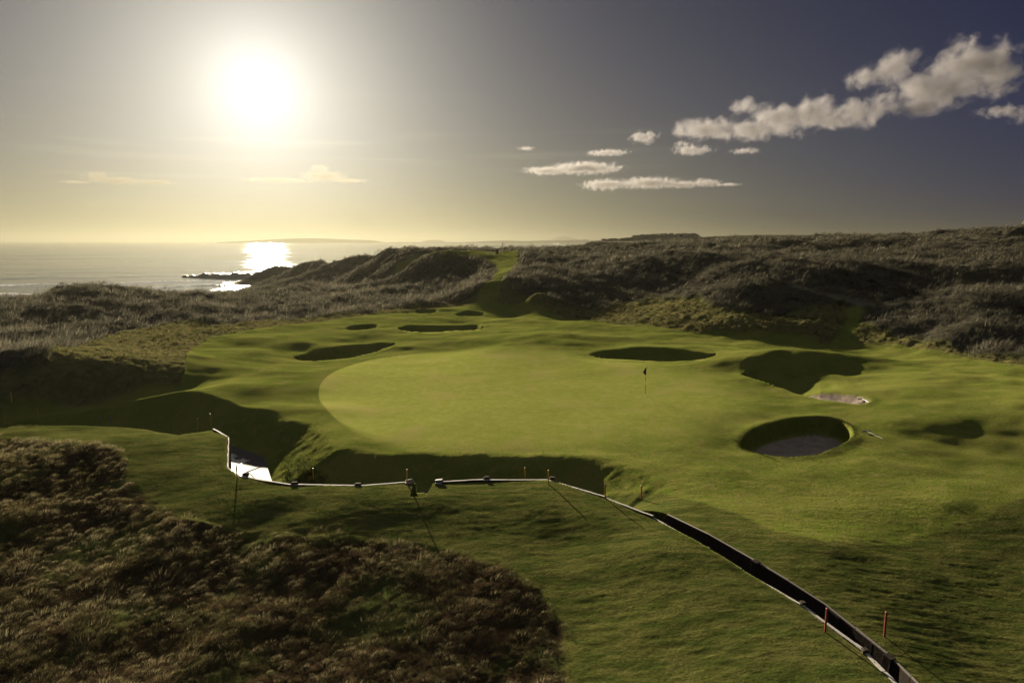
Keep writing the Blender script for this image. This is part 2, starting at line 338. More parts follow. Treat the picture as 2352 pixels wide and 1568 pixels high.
SANDP = hp([(1775,880),(1850,883),(1920,891),(1975,902),(2000,914),(1985,920.5),(1940,916),(1880,905),(1830,894)])
ASYM = {1: (hp([(1700,857),(1730,869),(1780,880),(1830,897),(1885,909),(1940,919),(1978,924),(2002,918)]), hp([(1700,852),(1715,836),(1775,822),(1850,828),(1905,846),(1938,860),(1985,893),(2005,912)]), 1.25, 1.35),
        2: (hp([(1352,813),(1400,822),(1480,824),(1560,827),(1620,827),(1652,821)]), hp([(1352,811),(1380,803),(1440,801),(1520,804),(1600,811),(1652,819)]), 1.8, 1.1),
        3: (hp([(674,814),(686,818),(720,820),(770,818),(820,811),(870,804),(908,790)]), hp([(674,812),(700,802),(760,794),(820,785),(872,781),(908,786)]), 1.8, 1.5),
        4: (hp([(912,752),(922,758),(950,762),(1000,763),(1060,758),(1102,755),(1114,749)]), hp([(912,750),(930,744),(1000,743),(1060,739),(1108,740),(1114,747)]), 1.8, 1.6)}
SEMI = np.array([hit(*p)[:2] for p in [(1300,1090),(1480,1110),(1620,1150),(1760,1215),(1900,1245),(2050,1240),(2200,1200),(2352,1150),(2700,1100),(3600,1100),(3600,2200),(2400,2200),(2330,1830)]])
VALLEY = np.array([hit(*p)[:2] for p in [(1905,795),(1930,765),(1945,728),(1930,708),(1975,702),(1990,715),(1975,740),(1962,760),(1975,790)]])
def terrain(x, y):
    """full height and zone masks"""
    z = zbase(x, y); r = np.hypot(x, y); th = np.arctan2(x, y)
    wob = fbm(x*.25, y*.25, 3, 70)
    rf = np.interp(th, *rough_foot); df = np.interp(th, *dune_foot)
    tee = poly_sd(tee_poly, x, y) + wob*.4; pth = poly_sd(path_poly, x, y) + wob*.25; val_m = sstep(-.4, .6, poly_sd(VALLEY, x, y) + wob*.5)
    sc_r = np.clip(r/60, .5, 2)
    tee_m = sstep(-.5, .8, tee); pth_m = sstep(-.3, .5, pth)
    rough = sstep(-.3, .7, (r - rf)/sc_r + wob*1.2) * (1-tee_m) * (1-pth_m) * (1-val_m)
    dune = sstep(-.5, 2.2, (r - df)/sc_r + wob*2.5) * (1-tee_m) * (1-pth_m) * (1-val_m)
    nr = poly_sd(near_rough_poly, x, y) + fbm(x*.8, y*.8, 3, 75)*.35
    nrough = sstep(-.1, .35, nr)
    gr = poly_sd(green_poly, x, y, 6); sw = np.clip((x+11)/10, 0, 1)*3.0 + .04; green = sstep(-sw, sw, gr)
    land = sstep(-8.0, -6.5, z)
    # gentle links-land swell on the mown turf, calmer on the green
    amp = (1 - .85*sstep(-3, 1.5, gr))*(1-rough)*(1-dune)
    z = z + amp*(.21*fbm(x/8.5, y/6.0, 3, 11) + .045*fbm(x/2.2, y/1.8, 2, 15)) * np.clip(r/40, .45, 1.5)
    z = z + .03*fbm(x/5, y/5, 2, 19)*sstep(-1, 1, gr)
    for (c, h, rx, ry) in MO:
        d2 = ((x-c[0])/rx)**2 + ((y-c[1])/ry)**2; z = z + h*np.exp(-d2)
    # dunes
    hum = billow(x/7.5, y/7.5, 4, 31); hum2 = billow(x/2.1, y/2.1, 3, 41); big = fbm(x/22, y/22, 3, 51)
    fade = np.clip(1.4 - r/400, .3, 1)
    comb = fbm((x*.94+y*.34)/4.2, (y*.94-x*.34)/13, 3, 57); rt = sstep(2, 14, x)
    z = z + dune*land*fade*(1-.65*np.exp(-((x+4)/11)**2-((y-120)/20)**2))*((1.9-.9*rt)*(hum-.42) + .25*(hum2-.4)*(1-.5*rt) + rt*.55*comb + (.8+.5*rt)*big*sstep(70,110,r))
    z = z + rough*(1-dune)*land*(.22*(hum2-.35) + .10*fbm(x/.6, y/.6, 3, 61) + .15*fbm(x/4, y/4, 2, 64))
    t2 = billow(x/.85, y/.85, 3, 81)
    z = z + nrough*(.14*(t2-.35) + .22*fbm(x/2.8, y/2.8, 2, 85))
    # fine turf texture of the long-cut bank near the camera
    fine = (1-nrough)*(1-rough)*sstep(-.5, 3, -gr)*np.clip((46-r)/18, 0, 1)
    z = z + fine*(.016*fbm(x/.6, y/.22, 3, 91, .6))
    # burn
    d, par = burn_dist(x, y)
    wid = np.interp(par, *WPAR)
    wall = sstep(15.0, 17.2, par)          # 1 where both sides are walled
    bed = WATER_Z - .35
    slope = np.interp(par, [0,4,6,8,10,14.5], [.55,.6,.52,.42,.40,.42])
    far = bed + .12 + np.maximum(d - wid, 0)*slope + .05*fbm(x/.5, y/.5, 2, 95)
    k = .25; hh = np.clip(.5 + .5*(z-far)/k, 0, 1); far_s = far*hh + z*(1-hh) - k*hh*(1-hh)*.6
    zf = np.where(wall > .5, np.where(d > wid, z, bed), np.where(d > wid, np.minimum(far_s, z+.02), bed))
    zb = far_s*(1-wall) + np.where(d > wid, z, bed)*wall
    zc = np.where(d > .02, np.where(d > wid, zb, bed), z)
    # left of the wall's start the near side is a grassy slope too
    nearslope = bed + np.maximum(-d + .1, 0)*.9
    leftm = par < 4.9
    zc = np.where(leftm & (d <= .1), np.minimum(z, nearslope + .0), zc)
    # notch in the wall (old sluice)
    nm = sstep(12.06, 12.14, par)*(1-sstep(12.86, 12.94, par))*(d <= .02)
    zc = np.where(nm > 0, np.minimum(zc, -.5 + np.maximum(-d-.8, 0)*.5 + (1-nm)*2), zc)
    z = zc
    semi = np.maximum(sstep(-.15, .25, poly_sd(SEMI, x, y) + fbm(x/1.5, y/1.5, 3, 77)*.4), (d < .1)*1.0)*(1-nrough)*(1-rough)*(1-dune)*(r < 60)
    # bunkers
    sand = np.zeros_like(z); ring = np.zeros_like(z)
    for i, b in enumerate(BK):
        sd = poly_sd(b['poly'], x, y, 6)
        sdw = sd + .07*fbm(x/.9, y/.9, 3, 120+i)
        z = z - b['soft']*np.exp(-(np.minimum(sd, 0)/2.2)**2)*(sd > -8.5)
        z = z + .02*np.exp(-((sd+.3)/.3)**2)
        if i in ASYM:
            nl, fl, pw, dp = ASYM[i]; m = sd > -1; dn = np.zeros_like(sd); df = np.zeros_like(sd)
            dn[m] = polyline_d(nl, x[m], y[m]); df[m] = polyline_d(fl, x[m], y[m]); fr = df/(df+dn+1e-6)
            if i == 1: dp = np.interp(x/np.maximum(y,1), [(1800-1176)/FPX/.98, (1885-1176)/FPX/.98], [1.2, .45])
            z = z - np.where(m, dp*np.where(dn < df, sstep(-.12, .06, sd), sstep(0, 1.3, sd))*sstep(0, .5, dn)*sstep(0, 1, fr*pw), 0)
            if i == 1: sd_s = poly_sd(SANDP, x, y) + .05*fbm(x/.9, y/.9, 2, 150); z = z - .22*sstep(-.1, .5, sd_s)
            else: sd_s = np.minimum(sdw-.55, (fr-.62)*4)
            sand = np.maximum(sand, np.where(m, sstep(0, .15, sd_s), 0))
        else:
            z = z - b['depth']*sstep(0, b['w'], sdw)*np.clip(.75+.25*sd, 0, 1.0)
            sand = np.maximum(sand, sstep(b['sand'], b['sand']+.12, sdw))
        ring = np.maximum(ring, (sd > -.1)*1.0)
    z = z + sand*.02*fbm(x/.3, y/.3, 2, 140)
    return z, dict(green=green, rough=np.maximum(rough*(1-dune), 0), dune=dune*land, nrough=nrough, sand=sand, path=pth_m*sstep(60,90,r), d=d, par=par, gr=gr, tee=tee_m, beach=(1-land), bunk=ring, semi=semi)

# ------------------------------------------------------------------ materials
def nodes(name):
    m = bpy.data.materials.new(name); m.use_nodes = True; nt = m.node_tree; nt.nodes.clear(); return m, nt, nt.nodes.new, nt.links.new
def sock(L, s, v):
    if v is None: return
    if isinstance(v, (int, float, tuple)): s.default_value = v
    else: L(v, s)
def mixc(N, L, f, a, b, bt='MIX'):
    n = N('ShaderNodeMix'); n.data_type = 'RGBA'; n.blend_type = bt; sock(L, n.inputs[0], f); sock(L, n.inputs[6], a); sock(L, n.inputs[7], b); return n.outputs[2]
def noise(N, L, vec, scale, detail=3, rough=.55, dist=0):
    n = N('ShaderNodeTexNoise'); n.inputs['Scale'].default_value = scale; n.inputs['Detail'].default_value = detail; n.inputs['Roughness'].default_value = rough; n.inputs['Distortion'].default_value = dist
    if vec is not None: L(vec, n.inputs['Vector'])
    return n.outputs[0]
def ramp(N, L, f, a, b):
    n = N('ShaderNodeMapRange'); n.interpolation_type = 'SMOOTHSTEP'; L(f, n.inputs[0]); n.inputs[1].default_value = a; n.inputs[2].default_value = b; return n.outputs[0]
def simple(name, colr, rough=.7, nscale=8, var=.25, metal=0, bump=.2, spec=.3):
    m, nt, N, L = nodes(name); out = N('ShaderNodeOutputMaterial'); b = N('ShaderNodeBsdfPrincipled'); L(b.outputs[0], out.inputs[0])
    tc = N('ShaderNodeTexCoord'); nz = noise(N, L, tc.outputs['Object'], nscale, 5, .65)
    c2 = tuple(c*(1-var) for c in colr)+(1,); c1 = tuple(min(c*(1+var), 1) for c in colr)+(1,)
    L(mixc(N, L, nz, c2, c1), b.inputs['Base Color']); b.inputs['Roughness'].default_value = rough; b.inputs['Metallic'].default_value = metal; b.inputs['Specular IOR Level'].default_value = spec
    bp = N('ShaderNodeBump'); bp.inputs['Strength'].default_value = bump; bp.inputs['Distance'].default_value = .02; L(nz, bp.inputs['Height']); L(bp.outputs[0], b.inputs['Normal'])
    return m

def turf_material():
    m, nt, N, L = nodes('turf'); out = N('ShaderNodeOutputMaterial'); b = N('ShaderNodeBsdfPrincipled')
    geo = N('ShaderNodeNewGeometry'); pos = geo.outputs['Position']
    z1 = N('ShaderNodeAttribute'); z1.attribute_name = 'zone_a'; s1 = N('ShaderNodeSeparateColor'); L(z1.outputs['Color'], s1.inputs[0])   # green, rough, dune
    z2 = N('ShaderNodeAttribute'); z2.attribute_name = 'zone_b'; s2 = N('ShaderNodeSeparateColor'); L(z2.outputs['Color'], s2.inputs[0])   # near rough, sand, path
    nb = noise(N, L, pos, .25, 4, .6); nm = noise(N, L, pos, 1.6, 4, .65); nf = noise(N, L, pos, 9, 4, .7); nx = noise(N, L, pos, 32, 3, .7)
    fair = mixc(N, L, ramp(N, L, nb, .38, .64), (.066,.082,.014,1), (.092,.098,.021,1))
    fair = mixc(N, L, ramp(N, L, nm, .45, .72), fair, (.104,.097,.028,1))
    fair = mixc(N, L, ramp(N, L, nf, .5, .8), fair, (.048,.062,.010,1))
    grn = mixc(N, L, ramp(N, L, nm, .35, .7), (.175,.192,.038,1), (.205,.212,.052,1))
    grn = mixc(N, L, ramp(N, L, nb, .5, .7), grn, (.215,.200,.062,1))
    grn = mixc(N, L, ramp(N, L, nf, .5, .85), grn, (.145,.155,.034,1))
    sp = N('ShaderNodeSeparateXYZ'); L(pos, sp.inputs[0]); fd = N('ShaderNodeMapRange'); L(sp.outputs[0], fd.inputs[0]); fd.inputs[1].default_value = -12; fd.inputs[2].default_value = 16; fd.inputs[3].default_value = .8; fd.inputs[4].default_value = .40
    gm = N('ShaderNodeMath'); gm.operation = 'MULTIPLY'; L(s1.outputs[0], gm.inputs[0]); L(fd.outputs[0], gm.inputs[1])
    c = mixc(N, L, gm.outputs[0], fair, grn)
    sm_ = N('ShaderNodeAttribute'); sm_.attribute_name = 'semi'
    stk = N('ShaderNodeMapping'); L(pos, stk.inputs[0]); stk.inputs['Scale'].default_value = (.5, 1.6, 1); ns = noise(N, L, stk.outputs[0], 1.4, 4, .65)
    smc = mixc(N, L, ramp(N, L, ns, .35, .65), (.032,.041,.009,1), (.066,.064,.018,1)); smc = mixc(N, L, ramp(N, L, nf, .45, .8), smc, (.026,.036,.008,1))
    c = mixc(N, L, sm_.outputs['Fac'], c, smc)
    rgh = mixc(N, L, ramp(N, L, nm, .35, .65), (.050,.052,.016,1), (.085,.070,.030,1))
    c = mixc(N, L, s1.outputs[1], c, rgh)
    dun = mixc(N, L, ramp(N, L, nm, .35, .65), (.026,.025,.017,1), (.044,.040,.027,1))
    c = mixc(N, L, s1.outputs[2], c, dun)
    nrg = mixc(N, L, ramp(N, L, nm, .35, .65), (.018,.014,.007,1), (.030,.020,.010,1))
    nrg = mixc(N, L, ramp(N, L, nb, .45, .65), nrg, (.036,.044,.012,1))
    c = mixc(N, L, s2.outputs[0], c, nrg)
    pth = mixc(N, L, nf, (.07,.062,.046,1), (.13,.115,.09,1)); c = mixc(N, L, s2.outputs[2], c, pth)
    snd = mixc(N, L, ramp(N, L, nx, .3, .7), (.13,.105,.085,1), (.21,.17,.135,1)); snd = mixc(N, L, ramp(N, L, nm, .4, .65), snd, (.12,.098,.08,1)); c = mixc(N, L, s2.outputs[1], c, snd)
    L(c, b.inputs['Base Color']); b.inputs['Roughness'].default_value = .9; b.inputs['Specular IOR Level'].default_value = .0
    bp = N('ShaderNodeBump'); bp.inputs['Strength'].default_value = .5; bp.inputs['Distance'].default_value = .05; L(nx, bp.inputs['Height'])
    bp2 = N('ShaderNodeBump'); bp2.inputs['Strength'].default_value = .5; bp2.inputs['Distance'].default_value = .10; L(nf, bp2.inputs['Height']); L(bp.outputs[0], bp2.inputs['Normal'])
    L(bp2.outputs[0], b.inputs['Normal'])
    L(b.outputs[0], out.inputs[0])
    return m
M_turf = turf_material()

# ------------------------------------------------------------------ terrain mesh
ths = np.linspace(R(-58), R(58), 1850)
rs = [6.0]
while rs[-1] < 3300: r0 = rs[-1]; rs.append(r0 + r0*(0.0028 + 0.0035*min(max((r0-18)/60, 0), 1) + (.03 if r0 > 450 else 0)))
rs = np.array(rs)
TT, RR = np.meshgrid(ths, rs); GX = RR*np.sin(TT); GY = RR*np.cos(TT)
GZ, ZN = terrain(GX, GY)
nR, nT = GX.shape
print('terrain', nR, nT)
def zterr(x, y):
    th = np.clip(np.arctan2(x, y), ths[0], ths[-1]); r = np.hypot(x, y)
    u = (th-ths[0])/(ths[-1]-ths[0])*(nT-1); v = np.interp(r, rs, np.arange(nR))
    i = np.minimum(u.astype(int) if hasattr(u,'astype') else int(u), nT-2); j = np.minimum(v.astype(int) if hasattr(v,'astype') else int(v), nR-2); fu = u-i; fv = v-j
    return (GZ[j,i]*(1-fu)+GZ[j,i+1]*fu)*(1-fv) + (GZ[j+1,i]*(1-fu)+GZ[j+1,i+1]*fu)*fv
def tnorm(x, y):
    th = np.arctan2(x, y); r = np.hypot(x, y); i = np.clip(((th-ths[0])/(ths[-1]-ths[0])*(nT-1)).astype(int), 0, nT-1); j = np.clip(np.interp(r, rs, np.arange(nR)).astype(int), 0, nR-1)
    return nn.reshape(nR, nT, 3)[j, i]
def zonef(name, x, y):
    th = np.arctan2(x, y); r = np.hypot(x, y); i = np.clip(((th-ths[0])/(ths[-1]-ths[0])*(nT-1)).astype(int), 0, nT-1); j = np.clip(np.interp(r, rs, np.arange(nR)).astype(int), 0, nR-1)
    return ZN[name][j, i]
idx = np.arange(nR*nT).reshape(nR, nT)
quads = np.stack([idx[:-1,:-1], idx[:-1,1:], idx[1:,1:], idx[1:,:-1]], -1).reshape(-1, 4)
allv = np.stack([GX, GY, GZ], -1).reshape(-1, 3)
# smooth normals of the whole sheet, shared by its pieces
du = np.gradient(allv.reshape(nR,nT,3), axis=1); dv = np.gradient(allv.reshape(nR,nT,3), axis=0)
nn = np.cross(du, dv); nn /= np.linalg.norm(nn, axis=-1, keepdims=True)+1e-12; nn = nn.reshape(-1,3); nn *= np.sign(nn[:,2:3]+1e-9)
fa = np.stack([ZN['green'], ZN['rough'], ZN['dune'], np.ones_like(GZ)], -1).reshape(-1,4)
fb = np.stack([ZN['nrough'], ZN['sand'], np.maximum(ZN['path'], ZN['beach']), np.ones_like(GZ)], -1).reshape(-1,4)
qc = quads[:,0]
piece = np.zeros(len(quads), int)
piece[(ZN['green'].ravel()[qc] > .5)] = 1
bx_, by_ = GX.ravel()[qc], GY.ravel()[qc]
for i, b in enumerate(BK):
    piece[(poly_sd(b['poly'], bx_, by_) > 0) & (ZN['sand'].ravel()[qc] > .5)] = 2+i
PN = {0: 'ground', 1: 'putting_green'}
for k in sorted(set(piece)):
    q = quads[piece == k]; used, inv = np.unique(q, return_inverse=True)
    o = mesh_np(PN.get(k, 'bunker_sand'), allv[used], inv.ravel(), np.full(len(q), 4), M_turf, smooth=True)
    sa = o.data.attributes.new('semi', 'FLOAT', 'POINT'); sa.data.foreach_set('value', ZN['semi'].ravel()[used].astype(np.float32))
    for nm_, arr in (('zone_a', fa), ('zone_b', fb)):
        at = o.data.attributes.new(nm_, 'FLOAT_COLOR', 'POINT'); at.data.foreach_set('color', np.ascontiguousarray(arr[used], dtype=np.float32).ravel())
    o.data.normals_split_custom_set_from_vertices(nn[used])
    tag(o, kind='structure')

# ------------------------------------------------------------------ sea and burn water
SEA_Z = -8.8
def water_material(name, base, rough, bscale, bstr, foam=False):
    m, nt, N, L = nodes(name); out = N('ShaderNodeOutputMaterial'); b = N('ShaderNodeBsdfPrincipled'); L(b.outputs[0], out.inputs[0])
    geo = N('ShaderNodeNewGeometry'); mp = N('ShaderNodeMapping'); L(geo.outputs['Position'], mp.inputs[0]); mp.inputs['Scale'].default_value = (.55, 1.0, 1); mp.inputs['Rotation'].default_value = (0, 0, R(18))
    h1 = noise(N, L, mp.outputs[0], bscale, 5, .62); h2 = noise(N, L, mp.outputs[0], bscale*.13, 3, .5)
    s = N('ShaderNodeMath'); s.operation = 'MULTIPLY_ADD'; L(h2, s.inputs[0]); s.inputs[1].default_value = 4.0; L(h1, s.inputs[2])
    bp = N('ShaderNodeBump'); bp.inputs['Strength'].default_value = 1.0; bp.inputs['Distance'].default_value = bstr; L(s.outputs[0], bp.inputs['Height']); L(bp.outputs[0], b.inputs['Normal'])
    b.inputs['Roughness'].default_value = rough; b.inputs['IOR'].default_value = 1.33
    if foam:
        at = N('ShaderNodeAttribute'); at.attribute_name = 'foam'; nf = noise(N, L, geo.outputs['Position'], .5, 5, .7)
        mm = N('ShaderNodeMath'); mm.operation = 'MULTIPLY'; L(at.outputs['Fac'], mm.inputs[0]); L(ramp(N, L, nf, .35, .6), mm.inputs[1])
        L(mixc(N, L, mm.outputs[0], base, (.75,.75,.72,1)), b.inputs['Base Color'])
    else: b.inputs['Base Color'].default_value = base
    return m
def sea_material():
    m, nt, N, L = nodes('sea_water'); out = N('ShaderNodeOutputMaterial')
    geo = N('ShaderNodeNewGeometry'); mp = N('ShaderNodeMapping'); L(geo.outputs['Position'], mp.inputs[0]); mp.inputs['Scale'].default_value = (.35, 1.0, 1); mp.inputs['Rotation'].default_value = (0, 0, R(14))
    h1 = noise(N, L, mp.outputs[0], .42, 5, .62); h2 = noise(N, L, mp.outputs[0], .06, 3, .5); s = N('ShaderNodeMath'); s.operation = 'MULTIPLY_ADD'; L(h2, s.inputs[0]); s.inputs[1].default_value = 3.0; L(h1, s.inputs[2])
    bp = N('ShaderNodeBump'); bp.inputs['Distance'].default_value = .07; L(s.outputs[0], bp.inputs['Height'])
    df = N('ShaderNodeBsdfDiffuse'); gl = N('ShaderNodeBsdfGlossy'); gl.distribution = 'BECKMANN'; L(bp.outputs[0], gl.inputs['Normal'])
    pr = N('ShaderNodeMapRange'); L(noise(N, L, mp.outputs[0], .012, 4, .6), pr.inputs[0]); pr.inputs[1].default_value = .35; pr.inputs[2].default_value = .65; pr.inputs[3].default_value = .14; pr.inputs[4].default_value = .24; L(pr.outputs[0], gl.inputs['Roughness'])
    gl.inputs['Color'].default_value = (.86,.86,.84,1)
    at = N('ShaderNodeAttribute'); at.attribute_name = 'foam'; nf = noise(N, L, geo.outputs['Position'], .5, 5, .7)
    mm = N('ShaderNodeMath'); mm.operation = 'MULTIPLY'; L(at.outputs['Fac'], mm.inputs[0]); L(ramp(N, L, nf, .35, .6), mm.inputs[1])
    L(mixc(N, L, mm.outputs[0], (.05,.055,.05,1), (.75,.75,.72,1)), df.inputs[0])
    fr = N('ShaderNodeFresnel'); fr.inputs['IOR'].default_value = 1.33; L(bp.outputs[0], fr.inputs['Normal'])
    k = N('ShaderNodeMath'); k.operation = 'MULTIPLY_ADD'; L(mm.outputs[0], k.inputs[0]); k.inputs[1].default_value = -.9; k.inputs[2].default_value = 1.0; k2 = N('ShaderNodeMath'); k2.operation = 'MULTIPLY'; L(k.outputs[0], k2.inputs[0]); L(fr.outputs[0], k2.inputs[1])
    mx = N('ShaderNodeMixShader'); L(k2.outputs[0], mx.inputs[0]); L(df.outputs[0], mx.inputs[1]); L(gl.outputs[0], mx.inputs[2]); L(mx.outputs[0], out.inputs[0]); return m
M_sea = sea_material()
def build_sea():
    t = np.linspace(R(-80), R(80), 900); r = [120.0]
    while r[-1] < 45000: r.append(r[-1]*(1.004 if r[-1] < 600 else 1.03))
    r = np.array(r); T, Rr = np.meshgrid(t, r); x = Rr*np.sin(T); y = Rr*np.cos(T)
    zb = zbase(x, y); depth = SEA_Z - zb
    ph = depth*3.2 + .8*fbm(x/25, y/25, 2, 5)
    near = np.exp(-np.maximum(depth-.2, 0)/2.2)*(depth > -.2)
    brk = np.maximum(0, np.sin(ph*1.9))**4
    z = SEA_Z + .8*near*brk + .20*fbm(x/16, y/4.5, 3, 7)*np.exp(-Rr/700)
    foam = np.clip(near*brk*1.6*(1-sstep(.7, 2.2, depth)), 0, 1) + np.exp(-((depth-.05)/.10)**2)
    ii = np.arange(x.size).reshape(x.shape); q = np.stack([ii[:-1,:-1], ii[:-1,1:], ii[1:,1:], ii[1:,:-1]], -1).reshape(-1,4)
    o = mesh_np('sea', np.stack([x,y,z],-1).reshape(-1,3), q.ravel(), np.full(len(q),4), M_sea, smooth=True)
    a = o.data.attributes.new('foam', 'FLOAT', 'POINT'); a.data.foreach_set('value', np.clip(foam,0,1).astype(np.float32).ravel())
    tag(o, kind='structure')
build_sea()
def burn_material():
    m = water_material('burn_water_surface', (.02,.02,.018,1), .09, 2.2, .05); nt = m.node_tree; N = nt.nodes.new; L = nt.links.new
    b = [n for n in nt.nodes if n.type == 'BSDF_PRINCIPLED'][0]; out = [n for n in nt.nodes if n.type == 'OUTPUT_MATERIAL'][0]
    geo = N('ShaderNodeNewGeometry'); at = N('ShaderNodeAttribute'); at.attribute_name = 'across'
    n1 = noise(N, L, geo.outputs['Position'], 1.1, 5, .6, .4); s = N('ShaderNodeMath'); s.operation = 'MULTIPLY_ADD'; L(at.outputs['Fac'], s.inputs[0]); s.inputs[1].default_value = .9; L(n1, s.inputs[2])
    f = ramp(N, L, s.outputs[0], .84, .90)
    mud = N('ShaderNodeBsdfPrincipled'); mud.inputs['Base Color'].default_value = (.030,.027,.024,1); mud.inputs['Roughness'].default_value = .75; mud.inputs['Specular IOR Level'].default_value = .12
    mx = N('ShaderNodeMixShader'); L(f, mx.inputs[0]); L(b.outputs[0], mx.inputs[1]); L(mud.outputs[0], mx.inputs[2]); L(mx.outputs[0], out.inputs[0]); return m
M_burn = burn_material()
def build_burn_water():
    # a ribbon following the ditch
    pts = []; n = len(cap)
    for i in range(n-1):
        a, b = cap[i,:2], cap[i+1,:2]; m = max(2, int(np.hypot(*(b-a))/.4))
        for k in range(m): pts.append((a+(b-a)*k/m, i+k/m))
    v = []; f = []
    for i, (p, par) in enumerate(pts):
        p0 = pts[max(i-3,0)][0]; p1 = pts[min(i+3,len(pts)-1)][0]; d = (p1-p0)/np.linalg.norm(p1-p0); nrm = np.array([-d[1], d[0]])
        w = np.interp(par, *WPAR) + .9*(9.6 < par < 15)
        a = p + nrm*(-.02 if par > 5 else -1.0); b = p + nrm*w
        v += [(a[0],a[1],WATER_Z), (b[0],b[1],WATER_Z)]
    for i in range(len(pts)-1): f += [2*i, 2*i+1, 2*i+3, 2*i+2]
    o = mesh_np('burn_water', np.array(v), f, np.full(len(pts)-1, 4), M_burn)
    a_ = o.data.attributes.new('across','FLOAT','POINT'); a_.data.foreach_set('value', np.tile([0.,1.], len(pts)).astype(np.float32))
    tag(o, kind='structure')
build_burn_water()

# ------------------------------------------------------------------ far islands, mountain and coast
M_land = simple('far_land', (.045,.042,.028), .95, .004, .35, bump=0, spec=.05)
def far_ridge(name, prof, Rm, depth, label=None):
    px = np.linspace(prof[0][0], prof[-1][0], max(24, int((prof[-1][0]-prof[0][0])/1.5)))
    top = np.interp(px, [p[0] for p in prof], [p[1] for p in prof])
    v = []; nrow = 9
    for i in range(len(px)):
        a, b, c = ray(px[i], 553); az = math.atan2(a, b)
        e = (553.0 - top[i])/FPX; ztop = H + e*Rm + (random.Random(i*7+int(Rm)).random()-.5)*Rm*.0002
        for k in range(nrow):
            s = (k/(nrow-1)*2-1); rr = Rm + s*depth; hgt = math.cos(s*math.pi/2)**.8 if abs(s) < 1 else 0
            v.append((math.sin(az)*rr, math.cos(az)*rr, -12 + (ztop+12)*hgt))
    f = []
    for i in range(len(px)-1):
        for k in range(nrow-1): q = i*nrow+k; f += [q, q+1, q+nrow+1, q+nrow]
    o = mesh_np(name, np.array(v), f, np.full(len(f)//4, 4), M_land, smooth=True); tag(o, kind='structure'); return o
far_ridge('island', [(497,555.5),(530,554),(560,553.4),(600,551),(650,548.4),(700,547),(760,548),(800,550),(830,550.6),(855,552),(885,555.5)], 7000, 90)
far_ridge('island', [(962,555.5),(980,552.4),(1000,551),(1012,551.6),(1028,555.5)], 7600, 60)
far_ridge('coast', [(880,556),(1080,555.2),(1110,553.6),(1140,552.4),(1175,552.3),(1200,553.4),(1230,552.6),(1262,551.8),(1300,551.6),(1334,550.4),(1346,549.6),(1352,551.8),(1400,551),(1440,549),(1520,548),(1700,549),(2000,551)], 6200, 90)
far_ridge('mountain', [(1245,555),(1262,550.5),(1278,545.5),(1292,542.2),(1299,542.4),(1312,545.6),(1328,550),(1344,554)], 11500, 230)

